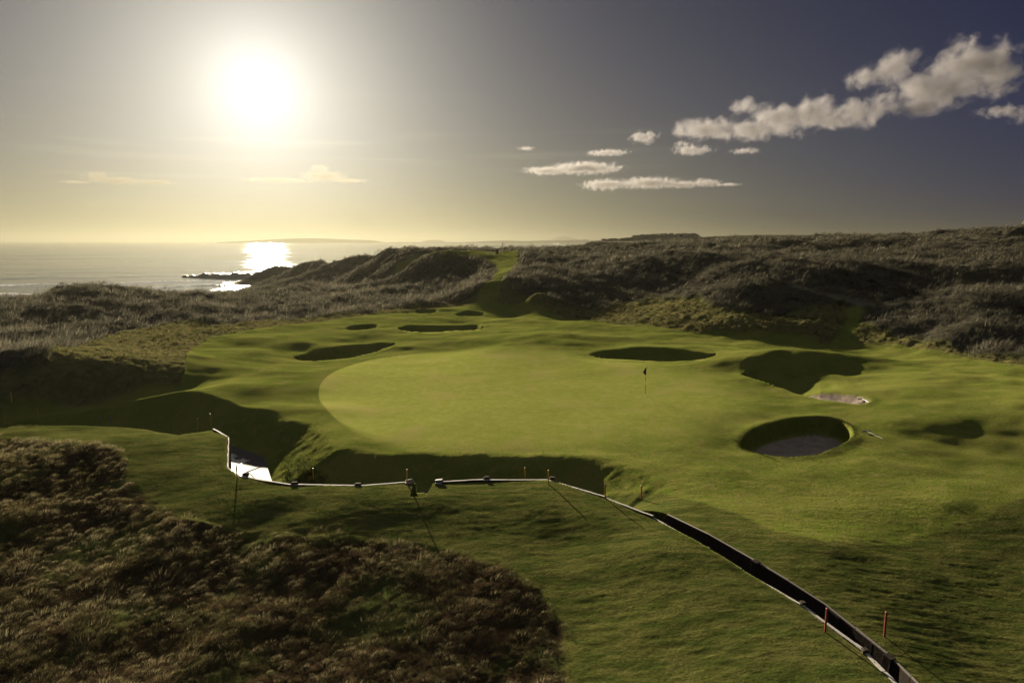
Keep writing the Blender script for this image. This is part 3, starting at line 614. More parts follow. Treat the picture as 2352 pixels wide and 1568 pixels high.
# ------------------------------------------------------------------ clouds
def cloud(label, Rm, blobs, dens, seed, nscale=1.0, thr=.18, amp=1.25, colr=(.20,.193,.195,1)):
    pxc = sum(b[0] for b in blobs)/len(blobs); pyc = sum(b[1] for b in blobs)/len(blobs)
    a, b_, c = ray(pxc, pyc); d = Vector((a, b_, c)).normalized(); ctr = Vector((0,0,H)) + d*Rm
    az = math.atan2(a, b_)
    right = Vector((math.cos(az), -math.sin(az), 0)); fwd = Vector((math.sin(az), math.cos(az), 0))
    loc = []
    for (px, py, rx, ry) in blobs:
        q = Vector(ray(px, py)).normalized(); k = Rm/(q.dot(d)); p = Vector((0,0,H)) + q*k - ctr
        sx = k/FPX/math.sqrt(1+((px-1176)/FPX)**2+((py-784)/FPX)**2)*1.12
        loc.append((p.dot(right), p.dot(fwd)*0, p.z, rx*sx, max(ry, rx*.55)*sx, ry*sx))
    x0 = min(l[0]-l[3] for l in loc); x1 = max(l[0]+l[3] for l in loc); z0 = min(l[2]-l[5] for l in loc); z1 = max(l[2]+l[5] for l in loc); yd = max(l[4] for l in loc)
    m, nt, N, L = nodes('cloud_vapour'); out = N('ShaderNodeOutputMaterial'); pv = N('ShaderNodeVolumePrincipled'); L(pv.outputs[0], out.inputs['Volume'])
    pv.inputs['Anisotropy'].default_value = .45; pv.inputs['Color'].default_value = colr
    tc = N('ShaderNodeTexCoord'); P_ = tc.outputs['Object']
    f = None
    for l in loc:
        s = N('ShaderNodeVectorMath'); s.operation = 'SUBTRACT'; L(P_, s.inputs[0]); s.inputs[1].default_value = l[:3]
        dv = N('ShaderNodeVectorMath'); dv.operation = 'DIVIDE'; L(s.outputs[0], dv.inputs[0]); dv.inputs[1].default_value = l[3:]
        ln = N('ShaderNodeVectorMath'); ln.operation = 'LENGTH'; L(dv.outputs[0], ln.inputs[0])
        o1 = N('ShaderNodeMath'); o1.operation = 'SUBTRACT'; o1.inputs[0].default_value = 1.0; L(ln.outputs['Value'], o1.inputs[1])
        if f is None: f = o1.outputs[0]
        else:
            mx = N('ShaderNodeMath'); mx.operation = 'SMOOTH_MAX'; L(f, mx.inputs[0]); L(o1.outputs[0], mx.inputs[1]); mx.inputs[2].default_value = .25; f = mx.outputs[0]
    mp = N('ShaderNodeMapping'); L(P_, mp.inputs[0]); mp.inputs['Location'].default_value = (seed*13.1, seed*7.7, seed*3.3)
    avg = sum(l[5] for l in loc)/len(loc)
    n1 = noise(N, L, mp.outputs[0], nscale*1.15/avg, 7, .62, .35)
    def m2(op, a_, b2):
        n = N('ShaderNodeMath'); n.operation = op
        for i, v_ in enumerate((a_, b2)):
            if isinstance(v_, (int, float)): n.inputs[i].default_value = v_
            else: L(v_, n.inputs[i])
        return n
    nn_ = m2('MULTIPLY', m2('SUBTRACT', n1, .5).outputs[0], amp*2)
    s_ = m2('SUBTRACT', m2('ADD', f, nn_.outputs[0]).outputs[0], thr)
    g = m2('MULTIPLY', s_.outputs[0], 1.7); g.use_clamp = True
    L(m2('MULTIPLY', m2('POWER', g.outputs[0], 1.3).outputs[0], dens).outputs[0], pv.inputs['Density'])
    bld = MB(); bld.box(((x0+x1)/2, 0, (z0+z1)/2), ((x1-x0)*1.15, yd*2.2, (z1-z0)*1.2)); o = bld.build('cloud', m)
    o.location = ctr; o.rotation_euler.z = -az
    tag(o, label, 'cloud', 'clouds over the dunes and the sea'); return o
CL = True
if CL:
    cloud('large grey and cream cumulus cloud at upper right, the highest in the sky', 3200, [(2230,150,100,58),(2150,205,120,50),(2060,150,55,40),(1990,178,55,26),(2290,175,60,45),(2120,245,70,26),(2215,105,42,32)], .018, 1, 1.0)
    cloud('long lumpy cumulus cloud stretching down and left from the largest cloud', 3300, [(1970,258,75,36),(1880,262,80,40),(1790,275,75,42),(1715,245,45,24),(1620,298,75,26),(1720,300,90,22),(1580,292,36,22)], .018, 2, 1.0)
    cloud('small round puff of cloud left of the long lumpy cloud', 3300, [(1478,316,34,16)], .03, 3, .9)
    cloud('small ragged cloud just under the left end of the long lumpy cloud', 3300, [(1590,345,48,13),(1570,330,22,9)], .026, 4, 1.0)
    cloud('tiny wisp of cloud right of the small ragged cloud', 3300, [(1712,347,34,8)], .03, 5, 1.0)
    cloud('thin flat cloud above the upper of the two long low clouds', 3300, [(1395,351,52,8)], .03, 6, 1.0)
    cloud('long flat cream cloud, upper of two lying low at centre right', 3400, [(1260,392,60,11),(1340,386,85,15),(1400,388,36,9)], .03, 7, 1.0)
    cloud('longest low flat cloud nearest the skyline at centre right', 3400, [(1390,424,60,14),(1490,420,75,14),(1560,424,60,9),(1620,420,40,11),(1670,424,36,5)], .03, 8, 1.0)
    cloud('small grey cloud cut off by the right edge of the view', 3300, [(2300,255,50,16),(2352,262,36,22)], .018, 9, 1.0)
    cloud('flat bottomed cloud low over the sea at the far left', 3600, [(222,405,36,15),(270,415,70,10),(350,418,60,6),(170,418,40,4)], .016, 10, 1.0, colr=(.10,.094,.075,1))
    cloud('pale glowing cloud low over the sea right below the sun', 3600, [(745,405,60,14),(735,388,30,12),(640,414,90,5),(800,415,50,5)], .016, 11, 1.0, colr=(.14,.133,.11,1))
    cloud('faint tiny scrap of cloud above the two low clouds near the centre', 3300, [(1208,341,22,6)], .02, 12, 1.0)

# ------------------------------------------------------------------ walls of the burn
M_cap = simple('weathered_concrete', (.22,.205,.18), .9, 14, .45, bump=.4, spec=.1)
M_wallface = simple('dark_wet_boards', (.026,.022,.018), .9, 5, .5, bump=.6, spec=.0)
M_timber = simple('grey_timber', (.12,.105,.085), .85, 12, .4, bump=.3, spec=.1)
M_block = simple('dark_timber', (.03,.026,.018), .95, 9, .4, bump=.5, spec=.03)
M_stone = simple('rubble_stone', (.17,.155,.135), .85, 9, .4, bump=.6)
def wall_run(root, i0, i1, t_cap=.035, w_cap=.10, zoff=.0, off=0.0, mat=None, face_depth=1.9, rng=random.Random(5), face=True, capmat=None, gaps=True):
    """cap slabs and a retaining face along cap[i0..i1] (shifted by off)"""
    for i in range(i0, i1):
        a = Vector(cap[i]); b = Vector(cap[i+1]); L_ = (b-a).length; d = (b-a)/L_; nrm = Vector((-d.y, d.x, 0)).normalized()
        n = max(1, int(round(L_/2.4))); fc = MB(); cp = MB()
        rot = Matrix((Vector((d.x, d.y, 0)).normalized(), nrm, Vector((0,0,1)))).transposed()
        for k in range(n):
            p = a + d*L_*(k+.5)/n + nrm*off; zt = p.z + zoff + rng.uniform(-.012, .012)
            ln = L_/n - (.02 if gaps else -.02)
            if face: fc.box((p.x + nrm.x*.03, p.y + nrm.y*.03, zt - face_depth/2), (L_/n+.01, .13, face_depth), rot=rot, jit=.004, rng=rng)
            m = max(2, int(ln/.35))
            for j in range(m):      # slightly uneven pieces of the coping
                q = p + d*(ln*((j+.5)/m-.5)) + nrm*rng.uniform(-.008,.008)
                cp.box((q.x, q.y, zt + t_cap/2 + rng.uniform(-.004,.006)), (ln/m+.002, w_cap*rng.uniform(.93,1.05), t_cap), rot=rot, jit=.006, rng=rng)
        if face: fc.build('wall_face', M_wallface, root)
        cp.build('coping', capmat or M_cap, root)
def wall_block(root, px, py, w=.28, h=.13, dep=.18, zo=.02, dz=0):
    p = P(px, py, 0); d = np.hypot(cap[:,0]-p[0], cap[:,1]-p[1]); z = cap[int(np.argmin(d)),2]
    p = P(px, py, z)
    m = MB(); m.box((p[0], p[1], z+zo), (w, dep, h), rz=math.atan2(-p[0], p[1])*.3, jit=.015); m.box((p[0]+.02, p[1]-dep*.1, z+zo+h/2+.02), (w*.9, dep*.8, .05), jit=.01)
    return m.build('support_block', M_block, root, bevel=.012)
w1 = empty('retaining_wall', cap[5]*0+np.array(cap[8])); w1.location = (0,0,0)
tag(w1, 'pale capped retaining wall round the open pool of the burn, left of the gap', 'retaining wall', 'walls of the burn')
wall_run(w1, 5, 12, rng=random.Random(5))
for (px, py) in ((564,1091),(676,1112),(822,1115)): wall_block(w1, px, py)
w2 = empty('retaining_wall', (0,0,0)); tag(w2, 'long pale capped retaining wall running right from the gap and down along the narrow ditch', 'retaining wall', 'walls of the burn')
wall_run(w2, 13, 22, rng=random.Random(6))
for (px, py) in ((1117,1100),(1268,1101)): wall_block(w2, px, py, .24, .14, .18, .03)
for (px, py) in ((1625,1262),(1842,1388),(1985,1496)): wall_block(w2, px, py, .14, .10, .2, .02)
def far_wall():
    w = empty('retaining_wall', (0,0,0)); tag(w, 'dark board retaining wall on the far side of the narrow ditch at lower right', 'retaining wall', 'walls of the burn')
    rng = random.Random(9); global cap
    save = cap.copy(); pts = []
    for i in range(15, len(cap)-1):
        a, b = cap[i], cap[i+1]; m = max(2, int(np.linalg.norm(b-a)/2.2))
        for k in range(m): pts.append((a+(b-a)*k/m, i+k/m))
    pts.append((cap[-1], len(cap)-1.0))
    fc = []; prev = None
    P2 = []
    for j, (p, par) in enumerate(pts):
        if par < 16.7: continue
        p0 = pts[max(j-1,0)][0]; p1 = pts[min(j+1,len(pts)-1)][0]; d = (p1-p0)[:2]; d = d/np.linalg.norm(d); nrm = np.array([-d[1], d[0]])
        wd = np.interp(par, *WPAR) - .04
        q = p[:2] + nrm*wd; qz = float(zterr(np.array([q[0]+nrm[0]*.25]), np.array([q[1]+nrm[1]*.25]))[0]) + .03
        P2.append((q[0], q[1], min(qz, p[2]+.12)))
    P2 = np.array(P2)
    for i in range(len(P2)-1):
        a = Vector(P2[i]); b = Vector(P2[i+1]); L_ = (b-a).length; d = (b-a)/L_; nrm = Vector((-d.y, d.x, 0)).normalized(); rot = Matrix((d, nrm, d.cross(nrm))).transposed()
        c = (a+b)/2; m = MB(); nb = max(1, int(L_/.5))
        for k in range(nb):
            q = a + d*L_*(k+.5)/nb - nrm*rng.uniform(-.012,.012); m.box((q.x, q.y, q.z-.9), (L_/nb+.004, .09, 1.8), rot=rot, jit=.004, rng=rng)
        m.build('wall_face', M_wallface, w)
        e = MB(); e.box((c.x, c.y, c.z+.02), (L_+.01, .07, .03), rot=rot, jit=.008, rng=rng); e.build('coping', M_timber, w)
        if i % 4 == 1:
            pm = MB(); pm.box((b.x - nrm.x*.08, b.y - nrm.y*.08, b.z-.80), (.28, .22, 1.75), rot=rot, jit=.01, rng=rng); pm.build('post', M_wallface, w, bevel=.01)
far_wall()
def gap_pier(root, i, side):
    a = Vector(cap[i]); rng = random.Random(20+i); m = MB()
    back = Vector((0.05*side, -1, 0))
    for r_ in range(6):
        for lev in range(2):
            q = a + back*(.02+.19*r_) + Vector((side*.17, 0, 0)); z = .07 - .095*r_ - .2*lev + rng.uniform(-.02,.02)
            m.box((q.x + rng.uniform(-.03,.03), q.y, z), (.36*rng.uniform(.8,1.05), .19, .16), rz=rng.uniform(-.15,.15), jit=.03, rng=rng)
    return m.build('rubble_pier', M_stone, root, bevel=.02)
gap_pier(w1, 12, -1); gap_pier(w2, 13, 1)
def offset_pts(p_from, p_to, step=.35, extra=0.0):
    out = []; par = p_from
    while par <= p_to:
        i = int(par); f = par-i; a, b = cap[i], cap[min(i+1, len(cap)-1)]; p = a+(b-a)*f; L_ = np.linalg.norm(b-a)
        p0 = cap[max(i-1,0)] if f < .3 else a; p1 = b if f < .7 else cap[min(i+2,len(cap)-1)]; d = (p1-p0)[:2]; d = d/np.linalg.norm(d); wd = float(np.interp(par, WPAR[0], WPAR[1]))
        out.append((p[0]-d[1]*(wd+extra), p[1]+d[0]*(wd+extra), par)); par += step/L_
    return out
def edging():
    pts = offset_pts(6.8, 9.6); m = MB()
    for a, b in zip(pts[:-1], pts[1:]):
        d = Vector((b[0]-a[0], b[1]-a[1], 0)); L_ = d.length
        if L_ < .02: continue
        d.normalize(); rot = Matrix((d, Vector((-d.y,d.x,0)), Vector((0,0,1)))).transposed()
        m.box(((a[0]+b[0])/2, (a[1]+b[1])/2, WATER_Z+.03), (L_, .05, .12), rot=rot, jit=.008)
    o = m.build('timber_edging', M_timber); tag(o, 'thin timber edging board along the grassy far side of the bright pool', 'edging')
edging()
def pool_pole():
    a = Vector(P(566,1084,-1.25)); b = Vector(P(626,1062,-.75)); m = MB(); m.tube([a, b], [.03,.022], 8)
    o = empty('leaning_pole', a); o.location = (0,0,0); m.build('pole', M_timber, o)
    s = MB(); s.tube([Vector(P(571,1085,-1.22)), Vector(P(586,1098,-1.6))], [.02,.02], 6); s.build('strut', M_timber, o)
    tag(o, 'thin grey pole with a short strut reaching across the bright pool', 'pole')
pool_pole()

# ------------------------------------------------------------------ hazard stakes
def paint(name, c, r=.5): return simple(name, c, r, 20, .25, bump=.1, spec=.4)
M_yel = paint('yellow_paint', (.50,.30,.03)); M_org = paint('orange_paint', (.34,.12,.02)); M_red = paint('red_paint', (.20,.028,.012)); M_blu = paint('blue_paint', (.06,.10,.45)); M_wht = paint('white_paint', (.8,.8,.78))
def stake(px, ytop, ybase, mat, label, capmat=None, w=.058, grp='hazard stakes along the burn', zf=None):
    if zf is None: p = hit(px, ybase, zterr)
    else: p = np.array(P(px, ybase, zf))
    t = np.linalg.norm(p - np.array([0,0,H])); h = (ybase-ytop)/FPX*t*1.02
    o = empty('hazard_stake', p); tag(o, label, 'stake', grp)
    m = MB(); tl = random.Random(px).uniform(-.02,.02)
    m.tube([(0,0,-.25),(tl*h*.5,0,h*.5),(tl*h,0,h-.03)], [w/2*.97,w/2,w/2], 12); m.build('post', mat, o, smooth=False)
    c = MB(); c.tube([(tl*h,0,h-.028),(tl*h,0,h-.006),(tl*h,0,h+.004)], [w/2*1.06,w/2*1.06,w/2*.6], 12); c.build('top_cap', capmat or mat, o)
    return o
stake(545,1070,1102, M_yel, 'yellow stake on the near bank beside the bright pool of the burn')
stake(935,1078,1111, M_yel, 'yellow stake just left of the gap in the burn wall')
stake(1260,1079,1111, M_yel, 'yellow stake where the wall bends, right of the gap')
stake(1390,1111,1144, M_org, 'orange stake on the wall where it turns down into the narrow ditch')
stake(1895,1402,1451, M_red, 'red stake standing on the near edge of the ditch at lower right', w=.062)
stake(455,962,986, M_yel, 'yellow white topped stake on the near bank at the upper left end of the wall', M_wht)
stake(485,952,977, M_yel, 'yellow white topped stake across the burn from the upper left end of the wall', M_wht)
stake(720,1076,1106, M_yel, 'yellow white topped stake beyond the wall, right of the pool', M_wht)
stake(1206,1073,1101, M_yel, 'yellow stake on the shaded far bank before the wall bends')
stake(1473,1115,1145, M_org, 'orange stake on the grass bank beyond the start of the narrow ditch')
stake(2031,1412,1461, M_red, 'red stake on the grass beyond the ditch at lower right', w=.062)
stake(88,943,961, M_yel, 'yellow stake in the shaded hollow at far left, right one of the pair')
stake(27,905,923, M_yel, 'yellow stake in the dark rough at the far left edge')
stake(12,954,965, M_yel, 'short end of a yellow stake showing over the mown bank at the left edge')
stake(256,959,970, M_blu, 'small blue stake behind the crest of the mown bank at left', w=.05, grp='marker stakes')

# ------------------------------------------------------------------ flagsticks
M_pole = None
def pole_mat():
    m, nt, N, L = nodes('banded_pole'); out = N('ShaderNodeOutputMaterial'); b = N('ShaderNodeBsdfPrincipled'); L(b.outputs[0], out.inputs[0]); tc = N('ShaderNodeTexCoord'); s = N('ShaderNodeSeparateXYZ'); L(tc.outputs['Object'], s.inputs[0])
    cr = N('ShaderNodeValToRGB'); L(s.outputs[2], cr.inputs[0]); cr.color_ramp.interpolation = 'CONSTANT'
    e = cr.color_ramp.elements; e[0].position = 0; e[0].color = (.05,.04,.02,1); e[1].position = .33; e[1].color = (.55,.5,.2,1)
    for p, c in ((.49,(.05,.04,.02,1)),(.63,(.6,.55,.3,1)),(.9,(.05,.04,.02,1))): x = e.new(p); x.color = c
    mp = N('ShaderNodeMath'); mp.operation = 'DIVIDE'; L(s.outputs[2], mp.inputs[0]); mp.inputs[1].default_value = 2.25; L(mp.outputs[0], cr.inputs[0])
    L(cr.outputs[0], b.inputs['Base Color']); b.inputs['Roughness'].default_value = .4; return m
M_pole = pole_mat(); M_flag = simple('navy_flag_cloth', (.02,.022,.05), .8, 6, .3, bump=.1); M_cup = simple('cup_white', (.6,.6,.58), .5)
def flagstick(p, h, label, flagside=-1, thick=.014):
    o = empty('flagstick', p); tag(o, label, 'golf flag', 'golf flags')
    m = MB(); m.tube([(0,0,-.1),(0.0,0,h*.5),(.03,0,h)], [thick*1.05,thick,thick*.8], 10); m.build('pole', M_pole, o)
    f = MB(); nz, nx = 12, 6; z0 = h*.985; hh = h*.29
    wid = lambda v: .03 + .20*math.sin(min(v/.62,1)*math.pi/2)**1.3*(1 if v < .62 else max(0, 1-(v-.62)/.38)**.8)
    vs_ = []
    for i in range(nz+1):
        v = i/nz
        for j in range(nx+1):
            u = j/nx; x = flagside*u*wid(v); y = .05*math.sin(u*5+v*3)*u; vs_.append((x + .03*(1-v*.3), y, z0 - v*hh - u*.05))
    f.add(vs_, [[i*(nx+1)+j, i*(nx+1)+j+1, (i+1)*(nx+1)+j+1, (i+1)*(nx+1)+j] for i in range(nz) for j in range(nx)])
    fo = f.build('flag', M_flag, o, smooth=True); sm = fo.modifiers.new('thickness','SOLIDIFY'); sm.thickness = .006
    c = MB(); c.tube([(0,0,.002),(0,0,.008)], [.056,.056], 20); c.build('cup_rim', M_cup, o)
    return o
flagstick(hit(1482,908,zterr), 2.2, 'tall banded pole with drooping navy flag standing in the putting green')
pf = hit(1155,575,zterr); flagstick((pf[0],pf[1],pf[2]), 2.3, 'tiny distant pole and flag seen against the sea beyond the far tee', thick=.03)

# ------------------------------------------------------------------ bunker rakes
M_rakeh = simple('rake_head_black', (.03,.03,.03), .6); M_rakes = simple('rake_shaft_pale', (.42,.40,.36), .6)
def rake(hx, hy, ex, ey, label):
    a = hit(hx, hy, zterr); b = hit(ex, ey, zterr); d = Vector(b-a); d.z = 0; d.normalize(); L_ = min(max((Vector(b-a)).length, 1.3), 1.9); b = a + np.array(d*L_); b[2] = float(zterr(np.array([b[0]]), np.array([b[1]]))[0])
    o = empty('bunker_rake', a); tag(o, label, 'rake', 'bunker rakes'); n = Vector((-d.y, d.x, 0)); rot = Matrix((n, d, Vector((0,0,1)))).transposed()
    h = MB(); h.box((0,0,.10), (.62,.05,.05), rot=rot)
    for k in range(13): q = n*(-.28+.56*k/12); h.box((q.x, q.y, .045), (.018,.02,.09), rot=rot)
    h.build('head', M_rakeh, o, bevel=.004)
    s = MB(); s.tube([Vector((0,0,.11)), Vector((b[0]-a[0], b[1]-a[1], b[2]-a[2]+.05))], [.013,.013], 10); s.build('handle', M_rakes, o); return o
rake(1989,993,2021,1006, 'bunker rake with pale handle lying on the grass right of the nearest bunker')
rake(1980,919,1995,925, 'bunker rake with pale handle lying at the right tip of the second bunker')

# ------------------------------------------------------------------ things on the far tee
M_wood = simple('dark_bench_wood', (.05,.04,.025), .8)
def far_things():
    p = hit(1130,585,zterr); o = empty('bench', p, .05); tag(o, 'low backless dark bench on the far tee', 'bench')
    m = MB(); m.box((0,0,.45), (1.75,.38,.09)); m.build('seat', M_wood, o, bevel=.01)
    for s in (-1,1): m = MB(); m.box((s*.62,0,.15), (.13,.32,.55)); m.build('leg', M_wood, o, bevel=.01)
    p = hit(1142,583,zterr); o = empty('litter_bin', p); tag(o, 'small dark litter bin right of the bench on the far tee', 'bin')
    m = MB(); m.tube([(0,0,-.1),(0,0,.45),(0,0,.92)], [.24,.27,.28], 16); m.build('body', M_wood, o); m = MB(); m.tube([(0,0,.92),(0,0,.96),(0,0,1.02)], [.31,.31,.12], 16); m.build('lid', M_wood, o)
    p = hit(1136.5,582,zterr); o = empty('tee_post', p); tag(o, 'thin dark post between the bench and the litter bin on the far tee', 'post')
    m = MB(); m.tube([(0,0,-.2),(0,0,1.0)], [.05,.05], 10); m.build('pole', M_wood, o); m = MB(); m.box((0,-.02,1.1),(.16,.12,.26)); m.build('ball_washer', M_wood, o, bevel=.02)
    p = hit(901,588,zterr); o = empty('tee_marker', p); tag(o, 'small dark marker box at the left end of the far tee', 'marker')
    m = MB(); m.box((0,0,.25), (.5,.3,.35)); m.build('box', M_wood, o, bevel=.03); m = MB(); m.tube([(0,0,-.2),(0,0,.2)], [.05,.05], 8); m.build('foot', M_wood, o)
far_things()

# ------------------------------------------------------------------ the walker on the ridge
def person():
    cols = np.linspace(172, 200, 60); a_, b_, c_ = ray(1563, 553)
    zz = zterr(a_*cols, b_*cols); k = int(np.argmax((zz-H)/cols)); p = (a_*cols[k], b_*cols[k], zz[k]-.05)
    M_cl = simple('dark_clothing', (.018,.018,.022), .9); M_skin = simple('skin', (.25,.15,.10), .6); M_hair = simple('hair_dark', (.02,.015,.01), .8)
    J = [(0,0,.95),(0,0,1.15),(0,.0,1.38),(0,0,1.50),(0,0,1.58),(0,-.01,1.68),(0,0,1.78)]; Rd = [.15,.15,.19,.075,.075,.10,.065]
    E = [(0,1),(1,2),(2,3),(3,4),(4,5),(5,6)]
    for s in (-1,1):
        n = len(J); J += [(s*.17,0,1.40),(s*.30,.03,1.14),(s*.33,-.08,.95),(s*.27,-.14,.86)]; Rd += [.075,.06,.045,.04]; E += [(2,n),(n,n+1),(n+1,n+2),(n+2,n+3)]
        n = len(J); J += [(s*.10,0,.86),(s*.12,-.02,.50),(s*.13,.03,.10),(s*.14,-.13,.04)]; Rd += [.10,.07,.05,.04]; E += [(0,n),(n,n+1),(n+1,n+2),(n+2,n+3)]
    me = bpy.data.meshes.new('person'); me.from_pydata(J, E, []); o = bpy.data.objects.new('person', me); col.objects.link(o); o.location = p; o.rotation_euler.z = .2
    me.materials.append(M_cl); md = o.modifiers.new('skin','SKIN'); sv = me.skin_vertices[0].data
    for i, r_ in enumerate(Rd): sv[i].radius = (r_, r_*(.75 if i in (0,1,2) else 1))
    sv[0].use_root = True; ss = o.modifiers.new('sub','SUBSURF'); ss.levels = 2; ss.render_levels = 2
    h = MB(); ring = 10
    pts = [(0,-.005,1.60),(0,-.01,1.66),(0,-.01,1.73),(0,0,1.80),(0,0,1.83)]; h.tube(pts, [.07,.098,.103,.075,.02], 14); hd = h.build('face', M_skin, o, smooth=True)
    h = MB(); h.tube([(0,.02,1.70),(0,.02,1.76),(0,.015,1.82),(0,.01,1.85)], [.108,.108,.085,.02], 14); h.build('hair', M_hair, o, smooth=True)
    tag(o, 'person in dark clothes standing on the dune ridge against the sky', 'person')
person()

# ------------------------------------------------------------------ grass blades
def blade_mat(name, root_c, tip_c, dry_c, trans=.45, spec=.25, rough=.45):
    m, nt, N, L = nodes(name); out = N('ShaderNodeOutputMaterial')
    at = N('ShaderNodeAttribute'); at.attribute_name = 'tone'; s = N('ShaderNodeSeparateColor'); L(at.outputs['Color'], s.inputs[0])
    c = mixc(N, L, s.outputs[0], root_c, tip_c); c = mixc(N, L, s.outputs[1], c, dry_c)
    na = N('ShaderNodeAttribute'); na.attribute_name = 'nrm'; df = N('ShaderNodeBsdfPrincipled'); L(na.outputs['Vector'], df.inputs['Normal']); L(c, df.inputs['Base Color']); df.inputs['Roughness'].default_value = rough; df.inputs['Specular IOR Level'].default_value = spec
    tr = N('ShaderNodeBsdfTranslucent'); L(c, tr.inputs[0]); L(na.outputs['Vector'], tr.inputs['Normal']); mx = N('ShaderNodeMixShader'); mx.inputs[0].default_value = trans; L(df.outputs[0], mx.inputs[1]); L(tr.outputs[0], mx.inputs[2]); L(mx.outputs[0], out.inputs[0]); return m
def blades(name, x, y, h, w, lean, laz, tone, mat, seg=2, seed=0, label=None, sink=.03, lift=0, out=None):
    rg = np.random.RandomState(seed); n = len(x); nv = tnorm(x, y)*.75 + rg.normal(0,.22,(n,3))
    if out is not None: nv[:,:2] += out*.85
    nv /= np.linalg.norm(nv, axis=1)[:,None]; z = zterr(x, y) - sink*h + lift
    fa_ = rg.rand(n)*math.pi; wx, wy = np.cos(fa_)*w/2, np.sin(fa_)*w/2
    lx, ly = np.cos(laz)*lean, np.sin(laz)*lean
    if seg == 2:
        v = np.empty((n,5,3)); f = np.array([0,1,3,2, 2,3,4]); sizes = np.tile([4,3], n)
        v[:,0] = np.stack([x-wx,y-wy,z],-1); v[:,1] = np.stack([x+wx,y+wy,z],-1)
        mx_, my_, mz = x+lx*.3, y+ly*.3, z+h*.62
        v[:,2] = np.stack([mx_-wx*.75,my_-wy*.75,mz],-1); v[:,3] = np.stack([mx_+wx*.75,my_+wy*.75,mz],-1)
        v[:,4] = np.stack([x+lx,y+ly,z+h],-1); k = 5; tv = np.array([0,0,.6,.6,1.0])
    else:
        v = np.empty((n,3,3)); f = np.array([0,1,2]); sizes = np.full(n,3)
        v[:,0] = np.stack([x-wx,y-wy,z],-1); v[:,1] = np.stack([x+wx,y+wy,z],-1); v[:,2] = np.stack([x+lx,y+ly,z+h],-1); k = 3; tv = np.array([0,0,1.0])
    fl = (f[None] + (np.arange(n)*k)[:,None]).ravel()
    o = mesh_np(name, v.reshape(-1,3), fl, sizes, mat)
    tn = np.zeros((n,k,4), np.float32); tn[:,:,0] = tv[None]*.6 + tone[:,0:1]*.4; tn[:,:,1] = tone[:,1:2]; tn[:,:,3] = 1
    a = o.data.attributes.new('tone','FLOAT_COLOR','POINT'); a.data.foreach_set('color', tn.ravel()); a = o.data.attributes.new('nrm','FLOAT_VECTOR','POINT'); a.data.foreach_set('vector', np.repeat(nv.astype(np.float32), k, axis=0).ravel())
    tag(o, label, kind='stuff'); return o
def scatter(n, r0, r1, th0, th1, seed, power=1.0):
    rg = np.random.RandomState(seed); u = rg.rand(n)
    r = (r0**power + u*(r1**power - r0**power))**(1/power) if power else r0*(r1/r0)**u
    th = R(th0) + rg.rand(n)*(R(th1)-R(th0)); return r*np.sin(th), r*np.cos(th), r, rg
DENS = 1.0
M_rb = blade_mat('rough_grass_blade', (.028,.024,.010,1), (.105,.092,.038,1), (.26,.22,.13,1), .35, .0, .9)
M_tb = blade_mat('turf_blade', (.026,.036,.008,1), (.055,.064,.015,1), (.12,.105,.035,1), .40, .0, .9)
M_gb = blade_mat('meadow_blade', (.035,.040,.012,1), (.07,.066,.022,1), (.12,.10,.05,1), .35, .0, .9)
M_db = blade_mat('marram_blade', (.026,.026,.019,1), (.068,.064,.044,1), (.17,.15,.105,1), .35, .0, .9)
def tufts(cx, cy, rad, ht, nb, seed, wfac, wind=.25, dome=.35, droop=1.0):
    """expand tuft centres to blades: returns x, y, height, width, lean, azimuth, tuft index, lift"""
    rg = np.random.RandomState(seed); idx_ = np.repeat(np.arange(len(cx)), nb); n = len(idx_)
    rho = np.sqrt(rg.rand(n)); a = rg.rand(n)*2*math.pi; r_ = rad[idx_]*rho*.62
    x = cx[idx_]+r_*np.cos(a); y = cy[idx_]+r_*np.sin(a); h = ht[idx_]*(1-.35*rho)*rg.uniform(.6,1.2,n)
    ox = np.cos(a)*rho*droop*(.35+.75*rg.rand(n)) + wind; oy = np.sin(a)*rho*droop*(.35+.75*rg.rand(n)) - wind*.3
    lean = np.hypot(ox, oy)*h; az = np.arctan2(oy, ox); lift = dome*ht[idx_]*(1-rho**2)
    w = np.maximum(.0045, np.hypot(x,y)*wfac)*rg.uniform(.7,1.3,n)
    return x, y, h, w, lean, az, idx_, (lift, np.stack([np.cos(a)*rho, np.sin(a)*rho], -1)), rg
def jgrid(x0, x1, y0, y1, c, seed):
    rg = np.random.RandomState(seed); X, Y = np.meshgrid(np.arange(x0, x1, c), np.arange(y0, y1, c)); X = X+rg.uniform(-.48,.48,X.shape)*c; Y = Y+rg.uniform(-.48,.48,Y.shape)*c
    return X.ravel(), Y.ravel(), rg
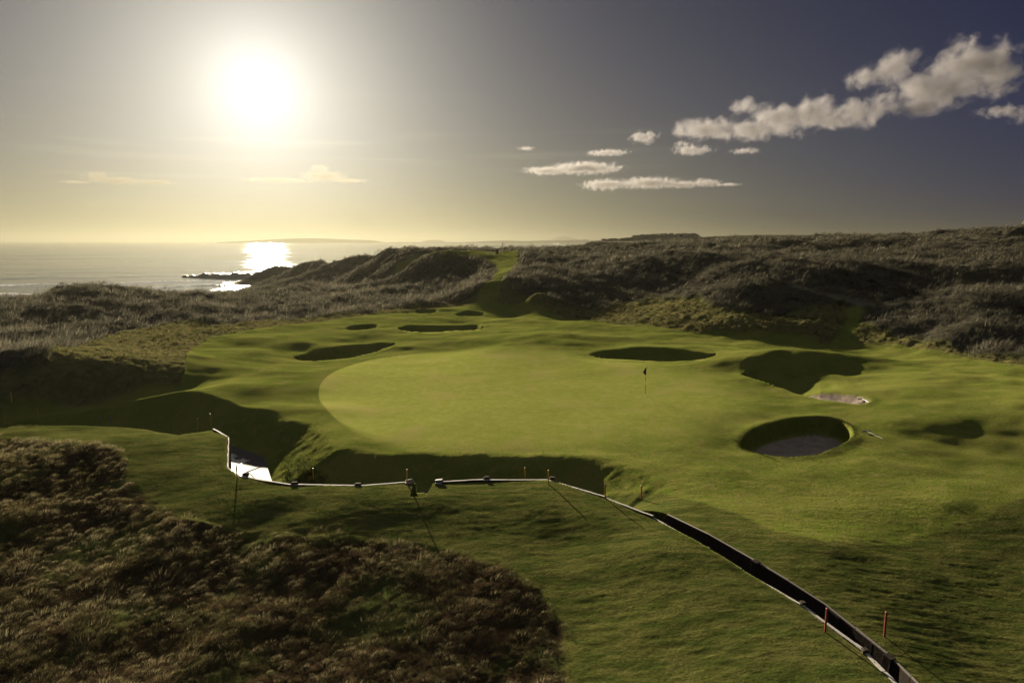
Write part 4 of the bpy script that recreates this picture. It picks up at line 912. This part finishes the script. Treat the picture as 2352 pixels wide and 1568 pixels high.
def go():
    # near rough: olive and brown tussocks
    cx, cy, rg = jgrid(-38, 12, 10, 48, .43, 11); m = zonef('nrough', cx, cy) > .55; cx, cy = cx[m], cy[m]; n = len(cx)
    pat = fbm(cx/3.5, cy/3.5, 3, 200); k = rg.rand(n) < .78+.3*pat; cx, cy, pat = cx[k], cy[k], pat[k]; n = len(cx)
    size = np.exp(rg.normal(0,.32,n))*(1+.35*pat); rad = .36*size; ht = .14*size*rg.uniform(.7,1.2,n)
    x, y, h, w, le, az, ti, lift, rg = tufts(cx, cy, rad, ht, 125, 12, .00020, .60, dome=.8, droop=1.7)
    red = np.clip(.5+1.3*fbm(cx/2, cy/2, 2, 205), 0, 1)
    tone = np.stack([np.clip(rg.rand(len(x))*.8+.2*red[ti], 0, 1), (rg.rand(len(x)) < .05)*rg.uniform(.4,1,len(x)) + .22*red[ti]], -1)
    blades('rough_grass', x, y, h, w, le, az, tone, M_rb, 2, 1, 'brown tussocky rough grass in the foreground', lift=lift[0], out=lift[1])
    x, y, r, rg = scatter(200000, 13, 46, -50, 16, 1, 1.2); m = (zonef('nrough', x, y) > .3); x, y, r = x[m], y[m], r[m]; n = len(x)
    h = .06*rg.uniform(.5,1.5,n); tone = np.stack([rg.rand(n)*.8, .12*rg.rand(n)], -1)
    blades('rough_undergrowth', x, y, h, np.maximum(.008, r*.0004), h*rg.uniform(.3,1.6,n), rg.rand(n)*6.28, tone, M_rb, 1, 2, 'short dull grass between the foreground tussocks')
    # long cut turf on the near bank and beside the ditch
    x, y, r, rg = scatter(300000, 13, 44, -50, 50, 2, 1.0); m = (zonef('nrough', x, y) < .5) & (zonef('gr', x, y) < -1.2) & ((zonef('d', x, y) < -.18) | (zonef('d', x, y) > 2.6) | ((zonef('par',x,y) > 15.4) & (zonef('d', x, y) > 1.05))) & (zonef('sand', x, y) < .1)
    m &= zonef('bunk', x, y) < .5
    x, y, r = x[m], y[m], r[m]; n = len(x); nz = fbm(x/.6, y/.22, 3, 91, .6); dd = zonef('d', x, y)
    edge = np.exp(-(np.abs(dd+.3)/.3)**2)*.6 + np.exp(-((dd-3.2)/1.2)**2)*(zonef('par',x,y) < 15)
    h = (.018 + .022*np.clip(nz+.35,0,1) + .07*edge)*rg.uniform(.6,1.3,n)
    tone = np.stack([rg.rand(n), .5*np.clip(fbm(x/3,y/3,3,210),0,1) + .12*rg.rand(n)], -1)
    blades('cut_turf', x, y, h, np.maximum(.007, r*.0004)*rg.uniform(.7,1.3,n), h*rg.uniform(.3,1.4,n), rg.rand(n)*2.5-1.4, tone, M_tb, 1, 2, 'mown green turf of the near bank')
    # tussocks hanging over the far bank of the pool and along bunker rims
    pts = offset_pts(6.6, 10.2, .12, .9) + offset_pts(6.6, 9.4, .16, 1.7); cx = np.array([p[0] for p in pts]); cy = np.array([p[1] for p in pts]); rg = np.random.RandomState(5); cx = cx+rg.normal(0,.22,len(cx)); cy = cy+rg.normal(0,.22,len(cy))
    x, y, h, w, le, az, ti, lift, rg = tufts(cx, cy, np.full(len(cx),.2), rg.uniform(.14,.3,len(cx)), 26, 14, .00036, -.15)
    blades('bank_grass', x, y, h, w, le, az, np.stack([rg.rand(len(x)), .1*rg.rand(len(x))], -1), M_tb, 2, 5, 'longer green grass on the far bank of the pool', lift=lift[0], out=lift[1])
    X = []; Y = []
    for b in BK[:1]:
        p = b['poly']; q = np.roll(p, -1, 0)
        for a_, c_ in zip(p, q):
            m_ = max(1, int(np.linalg.norm(c_-a_)/.006)); t = np.linspace(0,1,m_,endpoint=False); X.append(a_[0]+(c_[0]-a_[0])*t); Y.append(a_[1]+(c_[1]-a_[1])*t)
    X = np.concatenate(X); Y = np.concatenate(Y); rg = np.random.RandomState(6); X = X+rg.normal(0,.10,len(X)); Y = Y+rg.normal(0,.10,len(Y)); h = rg.uniform(.04,.11,len(X))
    blades('rim_grass', X, Y, h, np.full(len(X),.018), h*rg.uniform(.2,1,len(X)), rg.rand(len(X))*6.28, np.stack([rg.rand(len(X)), .15*rg.rand(len(X))], -1), M_tb, 1, 7, 'ragged grass along the rim of the nearest bunker')
    # golden rough around the fairway
    cx, cy, r, rg = scatter(26000, 40, 130, -50, 50, 3, 1.2); m = zonef('rough', cx, cy) > .35; cx, cy, r = cx[m], cy[m], r[m]; n = len(cx)
    rad = .22*np.exp(rg.normal(0,.3,n)); ht = .16*np.exp(rg.normal(0,.35,n))
    x, y, h, w, le, az, ti, lift, rg = tufts(cx, cy, rad, ht, 14, 15, .00055, .3)
    g = np.clip(fbm(cx/5,cy/5,2,220),0,1)
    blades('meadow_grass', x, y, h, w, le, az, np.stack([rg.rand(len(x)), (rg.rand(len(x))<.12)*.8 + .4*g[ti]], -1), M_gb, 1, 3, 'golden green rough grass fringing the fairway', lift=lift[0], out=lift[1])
    # marram clumps on the dunes
    cx, cy, r, rg = scatter(26000, 42, 330, -52, 52, 4, .55); m = (zonef('dune', cx, cy) > .35); cx, cy, r = cx[m], cy[m], r[m]; n = len(cx)
    p = fbm(cx/9, cy/9, 3, 230); big = (rg.rand(n) < .12) & (cx < 5); size = np.exp(rg.normal(0,.3,n))*(1+.4*p)*np.where(big, 1.7, 1)
    x, y, h, w, le, az, ti, lift, rg = tufts(cx, cy, .80*size, .50*size, 44, 16, .00034, .40, dome=.6)
    tn = np.clip(p*.8+rg.normal(0,.15,len(cx)), -.4, .6)
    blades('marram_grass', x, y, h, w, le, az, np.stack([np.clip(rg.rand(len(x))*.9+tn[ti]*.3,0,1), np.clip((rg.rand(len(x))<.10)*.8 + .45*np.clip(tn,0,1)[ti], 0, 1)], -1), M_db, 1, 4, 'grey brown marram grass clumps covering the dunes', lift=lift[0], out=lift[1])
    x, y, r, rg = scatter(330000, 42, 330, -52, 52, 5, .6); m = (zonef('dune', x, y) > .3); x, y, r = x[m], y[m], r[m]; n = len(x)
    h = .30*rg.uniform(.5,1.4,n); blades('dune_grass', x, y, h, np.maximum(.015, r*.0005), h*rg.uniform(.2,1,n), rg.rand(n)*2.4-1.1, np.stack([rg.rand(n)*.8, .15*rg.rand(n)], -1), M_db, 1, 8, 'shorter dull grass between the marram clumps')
go()

# ------------------------------------------------------------------ rocks of the headland point
M_rock = simple('wet_dark_rock', (.035,.032,.028), .6, .4, .4, bump=.6, spec=.5)
def rocks():
    rg = random.Random(4); mb = MB(); n = 44
    a = np.array(P(418,636,SEA_Z)); b = np.array(P(600,640,SEA_Z))
    xs = np.linspace(0,1,90)
    v = []; f = []; nk = 14
    for i, s in enumerate(xs):
        c = a + (b-a)*s; wd = 3 + 17*s**.8; hh = 1.0 + 3.2*s**1.0 + .9*float(fbm(np.array([s*6.]), np.array([1.]), 3, 301)[0])
        dr = Vector((c[0], c[1], 0)).normalized()
        for k in range(nk):
            u = k/(nk-1)*2-1; p = Vector(c) + dr*u*wd; nz = float(fbm(np.array([p.x/2.5]), np.array([p.y/2.5]), 3, 302)[0])
            v.append((p.x, p.y, SEA_Z - .8 + (1-u*u)*(hh+.8) + nz*.9*(1-u*u)))
    for i in range(len(xs)-1):
        for k in range(nk-1): q = i*nk+k; f += [q, q+1, q+nk+1, q+nk]
    o = mesh_np('rocky_point', np.array(v), f, np.full(len(f)//4,4), M_rock); tag(o, kind='structure')
rocks()

# ------------------------------------------------------------------ far wood on its low hill
M_leaf = simple('far_foliage', (.07,.07,.045), .9, .3, .3, bump=0, spec=.05)
def wood():
    rg = np.random.RandomState(8); V = []; F = []; n0 = 0
    px = np.linspace(1386, 1606, 150); tops = np.interp(px, [1386,1440,1450,1455,1475,1500,1530,1560,1590,1603,1607], [550,547.6,546,541.5,540.0,539.2,537.6,538,537.4,538.4,545])
    Vv = []
    for i, q in enumerate(px):
        D_ = 900 + rg.uniform(-15, 25); X, Y, Z = ray(q, 553); az = math.atan2(X, Y); cx, cy_ = math.sin(az)*D_, math.cos(az)*D_
        zt = H + (553-tops[i])/FPX*D_ + rg.uniform(-1.6,1.0); zb = 10.5; cr = rg.uniform(1.6,3.2)
        m = 260; hh = rg.rand(m)**.6; zz = zb + (zt-zb)*hh; rr = cr*np.sqrt(np.maximum(.05, 1-((hh-.6)/.6)**2))*np.sqrt(rg.rand(m)); aa = rg.rand(m)*6.28
        c = np.stack([cx+rr*np.cos(aa), cy_+rr*np.sin(aa), zz], -1); a = rg.normal(size=(m,3)); a /= np.linalg.norm(a,axis=1)[:,None]; b = np.cross(a, rg.normal(size=(m,3))); b /= np.linalg.norm(b,axis=1)[:,None]
        s = .5; Vv.append(np.stack([c-a*s, c+a*s*.2+b*s, c+a*s*.3-b*s], 1).reshape(-1,3))
    v = np.concatenate(Vv); o = mesh_np('woodland', v, np.arange(len(v)), np.full(len(v)//3, 3), M_leaf); tag(o, 'far hazy wood on the skyline behind the walker', kind='stuff')
wood()

# ------------------------------------------------------------------ haze
def haze():
    m, nt, N, L = nodes('haze_air'); out = N('ShaderNodeOutputMaterial'); pv = N('ShaderNodeVolumePrincipled'); L(pv.outputs[0], out.inputs['Volume'])
    pv.inputs['Color'].default_value = (.055,.054,.040,1); pv.inputs['Density'].default_value = HAZE; pv.inputs['Anisotropy'].default_value = .60
    b = MB(); b.box((0, 20000, 40), (100000, 60000, 170)); o = b.build('haze', m); tag(o, 'pale sunlit haze over the sea and far hills', kind='stuff')
HAZE = 1.7e-4
haze()
